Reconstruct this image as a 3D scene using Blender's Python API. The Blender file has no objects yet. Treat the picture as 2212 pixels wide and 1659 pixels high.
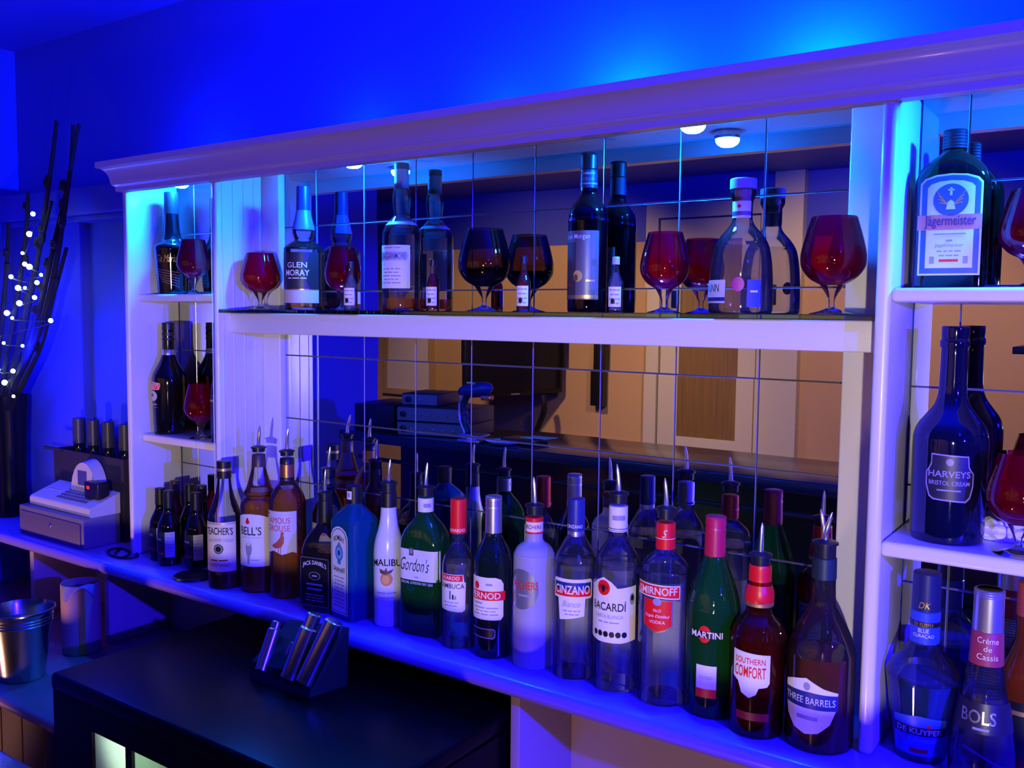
import bpy, bmesh, math, random
from math import sin, cos, pi, radians, sqrt
from mathutils import Vector, Matrix
random.seed(7)
S = bpy.context.scene
COL = S.collection
Z0 = 1.321            # floor is 0; coordinates below are measured from a mirror joint 1.321 m up
ZC = -0.371           # back bar worktop
ZG = 0.257            # glass shelf top

# ------------------------------------------------------------------ materials
MATS = {}
def mat(key, build):
    if key in MATS: return MATS[key]
    m = bpy.data.materials.new(key); m.use_nodes = True
    nt = m.node_tree; nt.nodes.clear()
    out = nt.nodes.new('ShaderNodeOutputMaterial')
    nt.links.new(build(nt), out.inputs['Surface'])
    MATS[key] = m
    return m
def N(nt, t, **kw):
    n = nt.nodes.new(t)
    for k, v in kw.items():
        if k in n.inputs: n.inputs[k].default_value = v
        else: setattr(n, k, v)
    return n
def c4(c): return (c[0], c[1], c[2], 1.0)
def paint(c, rough=.5, metal=0., coat=0., bump=None, spec=.5):
    key = 'paint_%s_%s_%s_%s_%s' % (tuple(round(v, 3) for v in c), rough, metal, coat, bump)
    def b(nt):
        p = N(nt, 'ShaderNodeBsdfPrincipled')
        p.inputs['Base Color'].default_value = c4(c); p.inputs['Roughness'].default_value = rough
        p.inputs['Metallic'].default_value = metal; p.inputs['Coat Weight'].default_value = coat
        p.inputs['Specular IOR Level'].default_value = spec
        if bump:
            tc = N(nt, 'ShaderNodeTexCoord'); nz = N(nt, 'ShaderNodeTexNoise')
            nz.inputs['Scale'].default_value = bump[0]; nz.inputs['Detail'].default_value = 4
            bp = N(nt, 'ShaderNodeBump'); bp.inputs['Strength'].default_value = bump[1]; bp.inputs['Distance'].default_value = .002
            nt.links.new(tc.outputs['Object'], nz.inputs['Vector']); nt.links.new(nz.outputs['Fac'], bp.inputs['Height'])
            nt.links.new(bp.outputs['Normal'], p.inputs['Normal'])
        return p.outputs['BSDF']
    return mat(key, b)
def emit(c, s):
    def b(nt):
        e = N(nt, 'ShaderNodeEmission'); e.inputs['Color'].default_value = c4(c); e.inputs['Strength'].default_value = s
        return e.outputs['Emission']
    return mat('lamp_%s_%s' % (tuple(round(v, 3) for v in c), s), b)
def glass(c, edge=None, haze=0., hazec=None, ior=1.5, rough=.02):
    """thin-walled glass: tinted see-through wall, fresnel gloss, denser towards the silhouette"""
    edge = edge or tuple(v * .45 for v in c); hazec = hazec or c
    key = 'glass_%s_%s_%s_%s' % (tuple(round(v, 3) for v in c), tuple(round(v, 3) for v in edge), haze, tuple(round(v, 3) for v in hazec))
    def b(nt):
        lw = N(nt, 'ShaderNodeLayerWeight', Blend=.3); pw = N(nt, 'ShaderNodeMath', operation='POWER'); pw.inputs[1].default_value = 2.2
        nt.links.new(lw.outputs['Facing'], pw.inputs[0])
        mx = N(nt, 'ShaderNodeMix', data_type='RGBA'); mx.inputs[6].default_value = c4(c); mx.inputs[7].default_value = c4(edge)
        nt.links.new(pw.outputs[0], mx.inputs[0])
        tr = N(nt, 'ShaderNodeBsdfTransparent'); nt.links.new(mx.outputs[2], tr.inputs['Color'])
        base = tr.outputs[0]
        if haze:
            d = N(nt, 'ShaderNodeBsdfDiffuse', Color=c4(hazec)); t2 = N(nt, 'ShaderNodeBsdfTranslucent', Color=c4(hazec))
            m2 = N(nt, 'ShaderNodeMixShader', Fac=.5); nt.links.new(d.outputs[0], m2.inputs[1]); nt.links.new(t2.outputs[0], m2.inputs[2])
            m1 = N(nt, 'ShaderNodeMixShader', Fac=haze); nt.links.new(base, m1.inputs[1]); nt.links.new(m2.outputs[0], m1.inputs[2]); base = m1.outputs[0]
        gl = N(nt, 'ShaderNodeBsdfGlossy'); gl.inputs['Roughness'].default_value = rough; gl.inputs['Color'].default_value = (1, 1, 1, 1)
        fr = N(nt, 'ShaderNodeFresnel', IOR=ior)
        m = N(nt, 'ShaderNodeMixShader'); nt.links.new(fr.outputs[0], m.inputs[0]); nt.links.new(base, m.inputs[1]); nt.links.new(gl.outputs[0], m.inputs[2])
        return m.outputs[0]
    return mat(key, b)
def liquid(c, haze=.25, hazec=None):
    return glass(c, tuple(v * .6 for v in c), haze, hazec or c, 1.15, .05)
CLEAR = glass((.95, .96, .98), (.62, .64, .76), .018, (.8, .8, .85))
WATER = liquid((.9, .9, .94), .16, (.8, .78, .86))
AMBER = liquid((.85, .34, .07), .45, (.85, .27, .04))
DKAMBER = liquid((.5, .13, .03), .4, (.42, .07, .012))
GREENG = glass((.15, .58, .18), (.03, .22, .05), .22, (.04, .42, .08))
GREEND = glass((.02, .16, .06), (.0, .05, .02), .2, (.01, .12, .03))
BLUEG = glass((.06, .32, .8), (.02, .1, .4), .34, (.02, .34, .75))
REDG = glass((.55, .015, .03), (.3, .0, .01), .2, (.7, .0, .02))
SMOKE = glass((.32, .2, .12), (.12, .07, .06), .03, (.1, .06, .05))
DARKG = paint((.004, .004, .005), .07, 0, .3)
NAVYG = paint((.002, .003, .016), .06, 0, .3)
WHITE = paint((.72, .71, .72), .35); CREAM = paint((.86, .74, .42), .5); BLACK = paint((.008, .008, .009), .35)
RUBBER = paint((.012, .012, .014), .3); CHROME = paint((.85, .85, .87), .26, 1.); SILVER = paint((.62, .62, .65), .3, .9); COPPER = paint((.75, .3, .12), .3, .9)
GOLD = paint((.75, .5, .15), .35, .8); RED = paint((.85, .010, .012), .35); DKRED = paint((.36, .008, .012), .4); NAVY = paint((.02, .03, .16), .35)
PAPER = paint((.82, .80, .80), .55); GREY = paint((.3, .3, .32), .5); TAN = paint((.6, .38, .2), .6)
JOIN = paint((.78, .77, .76), .32, 0, .15)        # white gloss joinery

# ------------------------------------------------------------------ mesh helpers
def link(name, verts, faces, m, parent=None, smooth=True, mi=None, loc=None, rz=0., sharp=35):
    me = bpy.data.meshes.new(name); me.from_pydata([tuple(v) for v in verts], [], faces)
    ms = m if isinstance(m, (list, tuple)) else [m]
    for k in ms: me.materials.append(k)
    if mi: me.polygons.foreach_set('material_index', mi)
    me.validate(); me.update()
    if smooth:
        me.polygons.foreach_set('use_smooth', [True] * len(me.polygons))
        try: me.set_sharp_from_angle(angle=radians(sharp))
        except Exception: pass
    o = bpy.data.objects.new(name, me); COL.objects.link(o)
    if parent: o.parent = parent
    if loc: o.location = loc
    if rz: o.rotation_euler = (0, 0, rz)
    return o
class MB:
    """collects shapes into one mesh"""
    def __init__(s): s.v = []; s.f = []; s.mi = []
    def add(s, verts, faces, k=0):
        n = len(s.v); s.v += [Vector(p) for p in verts]; s.f += [tuple(i + n for i in f) for f in faces]; s.mi += [k] * len(faces); return s
    def box(s, x0, x1, y0, y1, z0, z1, k=0, bev=0.):
        if bev:
            bm = bmesh.new(); bmesh.ops.create_cube(bm, size=1)
            for v in bm.verts: v.co = Vector(((x0 + x1) / 2 + v.co.x * (x1 - x0), (y0 + y1) / 2 + v.co.y * (y1 - y0), (z0 + z1) / 2 + v.co.z * (z1 - z0)))
            bmesh.ops.bevel(bm, geom=bm.edges[:], offset=bev, segments=3, profile=.5, affect='EDGES')
            bm.verts.index_update(); s.add([v.co.copy() for v in bm.verts], [[v.index for v in f.verts] for f in bm.faces], k); bm.free(); return s
        v = [(x, y, z) for x in (x0, x1) for y in (y0, y1) for z in (z0, z1)]
        return s.add(v, [(0, 1, 3, 2), (4, 6, 7, 5), (0, 4, 5, 1), (2, 3, 7, 6), (0, 2, 6, 4), (1, 5, 7, 3)], k)
    def rings(s, rings, k=0, cap0=True, cap1=True, closed=True):
        n = len(rings[0]); v = [p for r in rings for p in r]; f = []
        for i in range(len(rings) - 1):
            for j in range(n if closed else n - 1):
                a = i * n + j; b = i * n + (j + 1) % n
                f.append((a, b, b + n, a + n))
        if cap0: f.append(tuple(reversed(range(n))))
        if cap1: f.append(tuple((len(rings) - 1) * n + j for j in range(n)))
        return s.add(v, f, k)
    def lathe(s, prof, seg=40, c=(0, 0, 0), k=0, cap0=True, cap1=True, sub=False):
        """prof: (r,z) or (a,b,n,z) super-ellipse sections"""
        rs = []
        for p in prof:
            if len(p) == 2: a = b = p[0]; n = 2.; z = p[1]
            else: a, b, n, z = p
            ring = []
            for j in range(seg):
                t = 2 * pi * (j + .5) / seg; ct, st = cos(t), sin(t)
                ring.append((c[0] + a * math.copysign(abs(ct) ** (2 / n), ct), c[1] + b * math.copysign(abs(st) ** (2 / n), st), c[2] + z))
            rs.append(ring)
        return s.rings(rs, k, cap0, cap1)
    def tube(s, pts, r, seg=10, k=0):
        pts = [Vector(p) for p in pts]; rs = []; up = Vector((.13, .27, 1)).normalized()
        for i, p in enumerate(pts):
            t = (pts[min(i + 1, len(pts) - 1)] - pts[max(i - 1, 0)]).normalized()
            u = t.cross(up)
            if u.length < .05: u = t.cross(Vector((1, 0, 0)))
            u.normalize(); w = t.cross(u); rr = r[i] if isinstance(r, (list, tuple)) else r
            rs.append([p + u * rr * cos(2 * pi * j / seg) + w * rr * sin(2 * pi * j / seg) for j in range(seg)])
        return s.rings(rs, k)
    def xf(s, M):
        s.v = [M @ p for p in s.v]; return s
    def out(s, name, m, parent=None, **kw): return link(name, s.v, s.f, m, parent, mi=s.mi, **kw)
def spline(pts, n=4):
    """Catmull-Rom through the profile points (repeat a point for a sharp corner)"""
    P = [tuple(p) for p in pts]; out = [P[0]]
    for i in range(len(P) - 1):
        if P[i] == P[i + 1]: continue
        p1, p2 = P[i], P[i + 1]; p0 = P[i - 1] if i > 0 else p1; p3 = P[i + 2] if i + 2 < len(P) else p2
        for q in range(1, n + 1):
            t = q / n
            out.append(tuple(.5 * (2 * b + (c - a) * t + (2 * a - 5 * b + 4 * c - d) * t * t + (3 * b - a - 3 * c + d) * t ** 3) for a, b, c, d in zip(p0, p1, p2, p3)))
    return out
def tag(o, label, cat, group=None, kind=None):
    o['label'] = label; o['category'] = cat
    if group: o['group'] = group
    if kind: o['kind'] = kind
    return o
def root(name, label, cat, loc, rz=0., group=None):
    o = bpy.data.objects.new(name, None); COL.objects.link(o); o.location = loc; o.rotation_euler = (0, 0, rz); o.empty_display_size = .02
    return tag(o, label, cat, group)
def structure(name, mb, m, **kw):
    o = mb.out(name, m, **kw); o['kind'] = 'structure'; return o

# ------------------------------------------------------------------ lettering on labels
TXT = {}
def text_mesh(s, bold=0., shear=0.):
    k = (s, bold, shear)
    if k in TXT: return TXT[k]
    cu = bpy.data.curves.new('glyphs', 'FONT'); cu.body = s; cu.size = 1.; cu.offset = bold; cu.shear = shear; cu.resolution_u = 3
    o = bpy.data.objects.new('glyphs', cu); COL.objects.link(o)
    dg = bpy.context.evaluated_depsgraph_get(); dg.update()
    me = bpy.data.meshes.new_from_object(o.evaluated_get(dg))
    v = [(p.co.x, p.co.y) for p in me.vertices]; f = [tuple(p.vertices) for p in me.polygons]
    bpy.data.objects.remove(o); bpy.data.curves.remove(cu); bpy.data.meshes.remove(me)
    if not v: v = [(0, 0), (1, 0), (1, 1)]; f = [(0, 1, 2)]
    x0 = min(p[0] for p in v); x1 = max(p[0] for p in v); y0 = min(p[1] for p in v); y1 = max(p[1] for p in v)
    TXT[k] = ([((p[0] - x0) / (x1 - x0) - .5, (p[1] - y0) / (y1 - y0) - .5) for p in v], f)
    return TXT[k]
class Label:
    """flat artwork (u = metres along the surface, v = height) laid on a bottle wall"""
    def __init__(s): s.items = []; s.m = []
    def mi(s, m):
        if m not in s.m: s.m.append(m)
        return s.m.index(m)
    def poly(s, pts, m, cols=20, lay=0):
        us = sorted(set([p[0] for p in pts])); u0, u1 = us[0], us[-1]
        g = sorted(set([round(u0 + (u1 - u0) * i / cols, 6) for i in range(cols + 1)] + [round(u, 6) for u in us]))
        lo = []; hi = []; n = len(pts)
        for u in g:
            q = min(max(u, u0 + 1e-7), u1 - 1e-7); hits = []
            for i in range(n):
                a, b = pts[i], pts[(i + 1) % n]
                if (a[0] - q) * (b[0] - q) <= 0 and abs(a[0] - b[0]) > 1e-9:
                    hits.append(a[1] + (b[1] - a[1]) * (q - a[0]) / (b[0] - a[0]))
            lo.append(min(hits)); hi.append(max(hits))
        rows = max(1, int((max(hi) - min(lo)) / .012))
        v = []; f = []
        for i, u in enumerate(g):
            for r in range(rows + 1): v.append((u, lo[i] + (hi[i] - lo[i]) * r / rows))
        for i in range(len(g) - 1):
            for r in range(rows):
                a = i * (rows + 1) + r; f.append((a, a + rows + 1, a + rows + 2, a + 1))
        s.items.append((v, f, s.mi(m), lay)); return s
    def rect(s, u0, u1, v0, v1, m, lay=0): return s.poly([(u0, v0), (u1, v0), (u1, v1), (u0, v1)], m, max(2, int((u1 - u0) / .003)), lay)
    def oval(s, u, v, a, b, m, lay=0): return s.poly([(u + a * cos(2 * pi * i / 28), v + b * sin(2 * pi * i / 28)) for i in range(28)], m, 16, lay)
    def text(s, t, u, v, w, h, m, lay=2, bold=.0, shear=0., arch=0.):
        vs, f = text_mesh(t, bold, shear)
        s.items.append(([(u + p[0] * w, v + p[1] * h + arch * (1 - (2 * p[0]) ** 2)) for p in vs], f, s.mi(m), lay)); return s
    def dash(s, k, u, v, w, h, m, lay=2, *rest, **kw):
        """a line of print too small to read: k word-like strokes"""
        x = u - w / 2; rnd = random.Random(int(abs(u * 1e4) + abs(v * 1e5))); ws = [rnd.uniform(.6, 1.4) for _ in range(k)]; t = w * (1 - .06 * (k - 1)) / sum(ws)
        for q in ws: s.rect(x, x + q * t, v - h * .32, v + h * .32, m, lay); x += q * t + .06 * w
        return s
    def small(s, u, v, w, rows, pitch, m, lay=2):
        for q in range(rows): s.dash(2 + (q * 2 + rows) % 3, u, v - q * pitch, w * (1 - .18 * (q % 2)), pitch * .5, m, lay)
        return s
    def out(s, name, fn, parent, phi=0.):
        V = []; F = []; K = []
        for v, f, k, lay in s.items:
            n = len(V); V += [fn(u, w, .0004 + lay * .00022) for u, w in v]; F += [tuple(i + n for i in q) for q in f]; K += [k] * len(f)
        return link(name, V, F, s.m, parent, mi=K, rz=phi)
def wrap(prof):
    def r(z):
        for a, b in zip(prof, prof[1:]):
            if min(a[1], b[1]) <= z <= max(a[1], b[1]) and abs(a[1] - b[1]) > 1e-9: return a[0] + (b[0] - a[0]) * (z - a[1]) / (b[1] - a[1])
        return prof[-1][0]
    def fn(u, v, off):
        R = r(v) + off; R0 = r(v); t = u / max(R0, .008)
        return (R * sin(t), -R * cos(t), v)
    return fn
def flat(d):
    return lambda u, v, off: (u, -d - off, v)
def sup(a, b, n):
    """label map onto the front of a super-ellipse section"""
    def fn(u, v, off):
        x = max(-a * .999, min(a * .999, u)); y = b * (1 - (abs(x) / a) ** n) ** (1 / n)
        g = Vector((math.copysign((abs(x) / a) ** (n - 1) / a, x), -(y / b) ** (n - 1) / b, 0)).normalized()
        return (x + g.x * off, -y + g.y * off, v)
    return fn

# ------------------------------------------------------------------ bottle builder
def cap(parent, name, z0, z1, r0, r1, m, ridges=0, c=(0, 0)):
    mb = MB(); b = min(.0015, (z1 - z0) * .2)
    pr = [(r0, z0), (r0, z0), (r1, z1 - b), (r1 - b * .6, z1 - b * .2), (r1 - b * 1.8, z1)]
    if ridges:
        h = (z1 - z0) / (ridges * 2)
        pr = [(r0, z0)]
        for i in range(ridges): pr += [(r0 + (r1 - r0) * (2 * i) / (2 * ridges), z0 + 2 * i * h), (r0 + (r1 - r0) * (2 * i + 1) / (2 * ridges) - .0009, z0 + (2 * i + 1) * h)]
        pr += [(r1, z1 - b), (r1 - b * 1.5, z1)]
    mb.lathe(pr, 28, (c[0], c[1], 0))
    return mb.out(name, m, parent)
def pourer(parent, z, r, length=.048, lean=(.18, -.05), m=RUBBER, h=.02, c=(0, 0)):
    mb = MB(); mb.lathe([(r * .95, z - h * .55), (r * .95, z - .004), (r * 1.14, z - .003), (r * 1.14, z), (r * .8, z + .002), (r * .5, z + .0035)], 24, (c[0], c[1], 0)); st = mb.out('pourer', m, parent)
    pts = []; rr = []
    for i in range(9):
        t = i / 8; pts.append((c[0] + lean[0] * length * (t ** 1.6), c[1] + lean[1] * length * t ** 1.6, z + .002 + length * t)); rr.append(.0042 - .0016 * t if i < 7 else (.0022 if i == 7 else .0008))
    MB().tube(pts, rr, 10).out('spout', CHROME, st)
def bottle(name, label, cat, x, y, z, phi, prof, gm, liq=None, group=None, sharp=28, seg=40, wall=.0018):
    o = root(name, label, cat, (x, y, z + .0004), 0, group)
    pr = spline(prof, 4)
    pr = [(pr[0][0] - .0015, 0.)] + pr[1:]
    MB().lathe(pr, seg, cap1=False).out('glass_body', gm, o, sharp=sharp)
    if liq:
        lv, lm = liq; q = [p for p in pr if p[1] < lv]
        rl = [p for p in pr if p[1] >= lv][0]; q.append((q[-1][0] + (rl[0] - q[-1][0]) * (lv - q[-1][1]) / max(1e-6, rl[1] - q[-1][1]), lv))
        q = [(max(.0008, p[0] - wall), max(p[1], .004)) for p in q]
        MB().lathe(q, seg).out('liquid', lm, o, sharp=sharp)
    return o, pr
R_ = radians
def back_label(o, pr, phi, z0, z1, w=.045, m=None):
    L = Label(); L.rect(-w / 2, w / 2, z0, z1, m or PAPER); L.small(0, z1 - .008, w * .8, int((z1 - z0 - .01) / .007), .007, GREY, 1)
    return L.out('back_label', wrap(pr), o, phi + pi)
BROW = 'spirit bottles lined up on the back bar worktop'
SH = 'bottles and glasses on the glass shelf'

# 1 --- yellow label scotch, black cap
o, pr = bottle('whisky_bottle', 'nearly empty whisky bottle with black screw cap and cream label', 'bottle', -.126, -.172, ZC, 0,
    [(.036, 0), (.0375, .006), (.0375, .06), (.0375, .145), (.0355, .165), (.029, .185), (.021, .208), (.0165, .228), (.015, .245), (.0145, .262)], CLEAR, (.032, DKAMBER), BROW)
cap(o, 'screw_cap', .247, .286, .0162, .0162, BLACK); cap(o, 'cap_band', .264, .271, .0165, .0165, GOLD)
L = Label(); L.rect(-.042, .040, .040, .152, CREAM); L.rect(-.042, .040, .148, .1495, GOLD, 1)
L.text("TEACHER'S", -.001, .131, .066, .017, BLACK, 2, .012, 0, .002).text('HIGHLAND CREAM', .002, .109, .06, .007, GREY, 2, 0, 0, .004)
L.oval(0, .092, .011, .011, BLACK, 1).oval(0, .092, .009, .009, GREY, 2).oval(0, .092, .0065, .0065, BLACK, 3).dash(2, 0, .066, .04, .005, DKRED).text('SCOTCH WHISKY', 0, .055, .05, .007, DKRED)
L.out('label', wrap(pr), o, R_(30)); back_label(o, pr, R_(30), .05, .12)
# 2 --- white label scotch with ringed neck
o, pr = bottle('whisky_bottle', 'amber whisky bottle with ringed neck, chrome pourer and white label', 'bottle', -.043, -.142, ZC, 0,
    [(.039, 0), (.0412, .006), (.0412, .06), (.0412, .175), (.0412, .19), (.038, .203), (.031, .211), (.0305, .214), (.0335, .217), (.0335, .222), (.0305, .226), (.0275, .232), (.0235, .245), (.018, .265), (.0148, .28), (.0145, .29)], CLEAR, (.224, AMBER), BROW)
cap(o, 'neck_sleeve', .278, .306, .0158, .0148, paint((.06, .025, .03), .4)); pourer(o, .322, .0148, .047)
L = Label(); L.poly([(-.044, .06), (.042, .06), (.042, .168), (.02, .176), (0, .178), (-.02, .176), (-.044, .168)], PAPER); L.rect(.028, .042, .06, .17, CREAM, 1)
L.text("BELL'S", -.003, .140, .052, .019, BLACK, 2, .01).oval(-.008, .160, .005, .005, RED, 1).oval(-.008, .165, .003, .004, RED, 1).text('SCOTCH WHISKY', 0, .125, .05, .003, GREY)
L.oval(-.006, .100, .008, .018, GREY, 1).oval(-.006, .112, .005, .006, CREAM, 2).poly([(-.009, .066), (-.004, .066), (-.003, .09), (-.010, .09)], GREY, 6, 1).dash(1, .008, .075, .02, .003, GREY)
L.out('label', wrap(pr), o, R_(24)); back_label(o, pr, R_(24), .06, .15)
# 3 --- copper necked blend with a red bird
o, pr = bottle('whisky_bottle', 'amber whisky bottle with copper neck band and red bird on its label', 'bottle', .040, -.133, ZC, 0,
    [(.038, 0), (.0402, .006), (.0402, .06), (.0402, .195), (.039, .21), (.034, .226), (.0255, .24), (.018, .25), (.0148, .262), (.0145, .3)], CLEAR, (.239, AMBER), BROW)
cap(o, 'neck_band', .262, .292, .0158, .0155, COPPER); cap(o, 'neck_ring', .258, .263, .0162, .0162, BLACK); cap(o, 'neck_sleeve', .292, .305, .0158, .015, BLACK); pourer(o, .3205, .0148, .046, (.1, 0))
PW = paint((.7, .66, .66), .5)
L = Label(); L.poly([(-.046, .108), (-.03, .1), (-.012, .106), (.008, .098), (.03, .104), (.04, .1), (.04, .193), (-.046, .193)], PW, 26)
L.dash(1, -.03, .186, .01, .004, RED, 2).text('FAMOUS', -.002, .173, .055, .013, RED, 2, -.004).text('GROUSE', -.002, .156, .055, .013, RED, 2, -.004)
BR = paint((.5, .10, .05), .5)
L.poly([(-.018, .116), (-.008, .111), (.006, .114), (.012, .124), (.013, .136), (.010, .1445), (.006, .145), (.004, .136), (-.004, .126), (-.012, .121)], BR, 18, 1).oval(.009, .145, .0035, .004, BR, 2).rect(-.001, .0005, .1, .113, BR, 1).rect(.004, .0055, .1, .113, BR, 1)
L.out('label', wrap(pr), o, R_(20)); back_label(o, pr, R_(20), .06, .15)
# 4 --- spiced rum at the back
o, pr = bottle('rum_bottle', 'clear bottle with black lettered neck sleeve, half hidden behind the square black-label bottle', 'bottle', .112, -.078, ZC, 0,
    [(.034, 0), (.036, .006), (.036, .1), (.036, .175), (.034, .19), (.025, .212), (.0165, .228), (.0145, .24), (.0145, .28)], CLEAR, (.06, DKAMBER), BROW)
cap(o, 'neck_sleeve', .232, .262, .0156, .0152, BLACK); pourer(o, .2815, .0148, .046, (.12, 0), RUBBER, .034)
L = Label(); L.text('MORGAN', 0, .253, .022, .006, GREY, 2).dash(1, 0, .243, .02, .005, GREY, 2); L.out('neck_label', wrap([(.0157, .23), (.0157, .265)]), o, R_(30))
L = Label(); L.rect(-.04, .04, .05, .165, paint((.5, .42, .36), .5)); L.rect(-.04, .04, .14, .152, DKRED, 1); L.text('MORGAN', 0, .146, .05, .009, PAPER, 2); L.out('label', wrap(pr), o, R_(30))
# 5 --- square black label
o = root('whiskey_bottle', 'square whiskey bottle with black label and pourer, left of the tall blue bottle', 'bottle', (.176, -.150, ZC + .0004), R_(12), BROW)
a = .0385
sec = [(a - .004, a - .004, 5, 0), (a, a, 6, .005), (a, a, 6, .1), (a, a, 6, .128), (a * .93, a * .93, 4.5, .145), (.029, .029, 3.4, .162), (.019, .019, 2.6, .174), (.0155, .0155, 2, .185), (.0145, .0145, 2, .196), (.0145, .0145, 2, .23)]
MB().lathe(sec, 48, cap1=False).out('glass_body', CLEAR, o, sharp=40)
MB().lathe([(p[0] - .002, p[1] - .002, p[2], max(p[3], .003)) for p in sec[:4]], 48).out('liquid', liquid((.2, .05, .02), .4, (.03, .01, .02)), o)
cap(o, 'neck_sleeve', .186, .232, .0158, .0152, BLACK); pourer(o, .2475, .0148, .046, (.05, 0), RUBBER, .03)
L = Label(); L.rect(-.036, .036, .012, .118, BLACK); L.rect(-.034, .034, .014, .0148, GREY, 1).rect(-.034, .034, .115, .1158, GREY, 1).rect(-.0345, -.034, .014, .115, GREY, 1).rect(.034, .0345, .014, .115, GREY, 1)
L.text("JACK DANIEL'S", 0, .098, .058, .012, PAPER, 2, .006, 0, .007).oval(0, .078, .014, .0085, GREY, 1).oval(0, .078, .0125, .0075, BLACK, 2).dash(1, 0, .078, .013, .006, GREY, 3).dash(1, 0, .06, .04, .006, GREY).dash(1, 0, .05, .036, .006, GREY).small(0, .038, .045, 3, .006, GREY)
L.out('label', flat(a), o); L = Label(); L.rect(-.03, .03, .02, .11, BLACK).small(0, .1, .05, 10, .008, GREY, 1); L.out('side_label', flat(a), o, R_(90))
# 6 --- square blue gin
o = root('gin_bottle', 'tall square blue gin bottle with black cap and narrow white arched label', 'bottle', (.262, -.150, ZC + .0004), R_(-10), BROW)
a = .037
sec = [(a - .003, a - .003, 6, 0), (a, a, 8, .004), (a, a, 8, .1), (a, a, 8, .198), (a, a, 8, .202), (.031, .031, 5, .213), (.021, .021, 3.5, .225), (.0165, .0165, 2.4, .230), (.0155, .0155, 2, .234), (.0155, .0155, 2, .25)]
MB().lathe(sec, 48, cap1=False).out('glass_body', BLUEG, o, sharp=40)
MB().lathe([(p[0] - .002, p[1] - .002, p[2], max(p[3], .003)) for p in sec[:4]], 48).out('liquid', liquid((.3, .5, .8), .12, (.1, .3, .7)), o)
cap(o, 'cap', .236, .272, .0165, .0165, BLACK)
L = Label(); L.rect(-.006, .006, .245, .262, PAPER); L.text('B', 0, .254, .005, .008, NAVY); L.out('neck_label', wrap([(.0166, .23), (.0166, .28)]), o, R_(15))
L = Label(); AR = [(-.029, .012), (.029, .012), (.029, .172), (.022, .184), (.011, .19), (0, .192), (-.011, .19), (-.022, .184), (-.029, .172)]
L.poly(AR, PAPER).poly([(u * .9, .1 + (v - .1) * .96) for u, v in AR], BLACK, 20, 1).poly([(u * .84, .1 + (v - .1) * .945) for u, v in AR], paint((.78, .8, .84), .5), 20, 2)
L.text('BOMBAY', 0, .163, .036, .011, BLACK, 4, .01, 0, .006).text('SAPPHIRE', 0, .106, .04, .010, BLACK, 4, .01, 0, -.004)
MB_ = paint((.06, .25, .55), .4); L.oval(0, .138, .0135, .017, MB_, 3).oval(0, .138, .009, .012, paint((.2, .5, .8), .4), 4).oval(0, .138, .004, .006, NAVY, 5).oval(0, .119, .006, .005, MB_, 3).poly([(-.006, .154), (.006, .154), (.004, .158), (0, .161), (-.004, .158)], GREY, 8, 3)
L.small(0, .088, .036, 9, .0075, GREY, 4); L.out('label', flat(a), o)
# 7 --- white coconut rum
o, pr = bottle('rum_bottle', 'opaque white skittle-shaped rum bottle with black pourer and an orange fruit on the label', 'bottle', .349, -.142, ZC, 0,
    [(.027, 0), (.0295, .005), (.0295, .03), (.0302, .12), (.030, .15), (.027, .172), (.0215, .192), (.0175, .212), (.0158, .232), (.015, .26)], paint((.78, .78, .80), .25, 0, .4), None, BROW)
cap(o, 'neck_sleeve', .238, .268, .0165, .0158, BLACK); pourer(o, .287, .0155, .044, (.1, 0), RUBBER, .035)
L = Label(); L.text('MALIBU', .002, .128, .062, .014, BLACK, 2, .012, 0, .004)
OR = paint((.75, .27, .05), .5); L.oval(.002, .098, .0125, .0135, OR, 1).oval(.0, .097, .008, .009, paint((.85, .45, .1), .5), 2).poly([(-.01, .110), (0, .107), (.012, .111), (.016, .119), (.004, .114), (.002, .122), (-.002, .115), (-.012, .119)], paint((.12, .06, .03), .5), 14, 3)
L.dash(2, .002, .07, .04, .004, GREY).dash(1, .002, .06, .03, .004, GREY); L.out('label', wrap(pr), o, R_(30)); back_label(o, pr, R_(30), .05, .12, .04)
# 8 --- green gin
o = root('gin_bottle', 'green shouldered gin bottle with white script label and pourer', 'bottle', (.440, -.135, ZC + .0004), R_(8), BROW)
A, B = .0455, .034
sec = [(A - .003, B - .003, 4, 0), (A, B, 4.5, .005), (A, B, 4.5, .1), (A, B, 4.5, .172), (A * .98, B * .98, 4, .188), (A * .88, B * .93, 3.3, .202), (.030, .028, 2.8, .216), (.0185, .019, 2.2, .230), (.015, .015, 2, .238), (.0148, .0148, 2, .27)]
MB().lathe(sec, 48, cap1=False).out('glass_body', GREENG, o, sharp=40)
MB().lathe([(p[0] - .002, p[1] - .002, p[2], max(p[3], .003)) for p in sec[:4]], 48).out('liquid', liquid((.3, .6, .35), .25, (.01, .08, .02)), o)
cap(o, 'neck_label', .240, .267, .0157, .0157, PAPER); pourer(o, .2875, .015, .046, (.08, 0), RUBBER, .03)
L = Label(); L.dash(1, .002, .253, .014, .012, GREY, 2, 0, .4); L.out('neck_script', wrap([(.0158, .23), (.0158, .27)]), o, R_(35))
L = Label(); L.rect(-.0448, .0448, .115, .170, PAPER).poly([(-.0448, .110), (.0448, .110), (.0448, .118), (-.0448, .118)], PAPER)
L.text("Gordon's", -.004, .141, .066, .026, BLACK, 2, -.004, .45).rect(-.016, -.006, .158, .173, SILVER, 2).oval(-.011, .166, .0035, .005, GREY, 3).text('SPECIAL LONDON DRY GIN', 0, .105, .07, .005, PAPER, 1)
L.out('label', sup(A, B, 4.5), o); L = Label(); L.rect(-.03, .03, .05, .15, PAPER).small(0, .14, .05, 9, .009, GREY, 1); L.out('back_label', sup(A, B, 4.5), o, pi)
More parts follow.
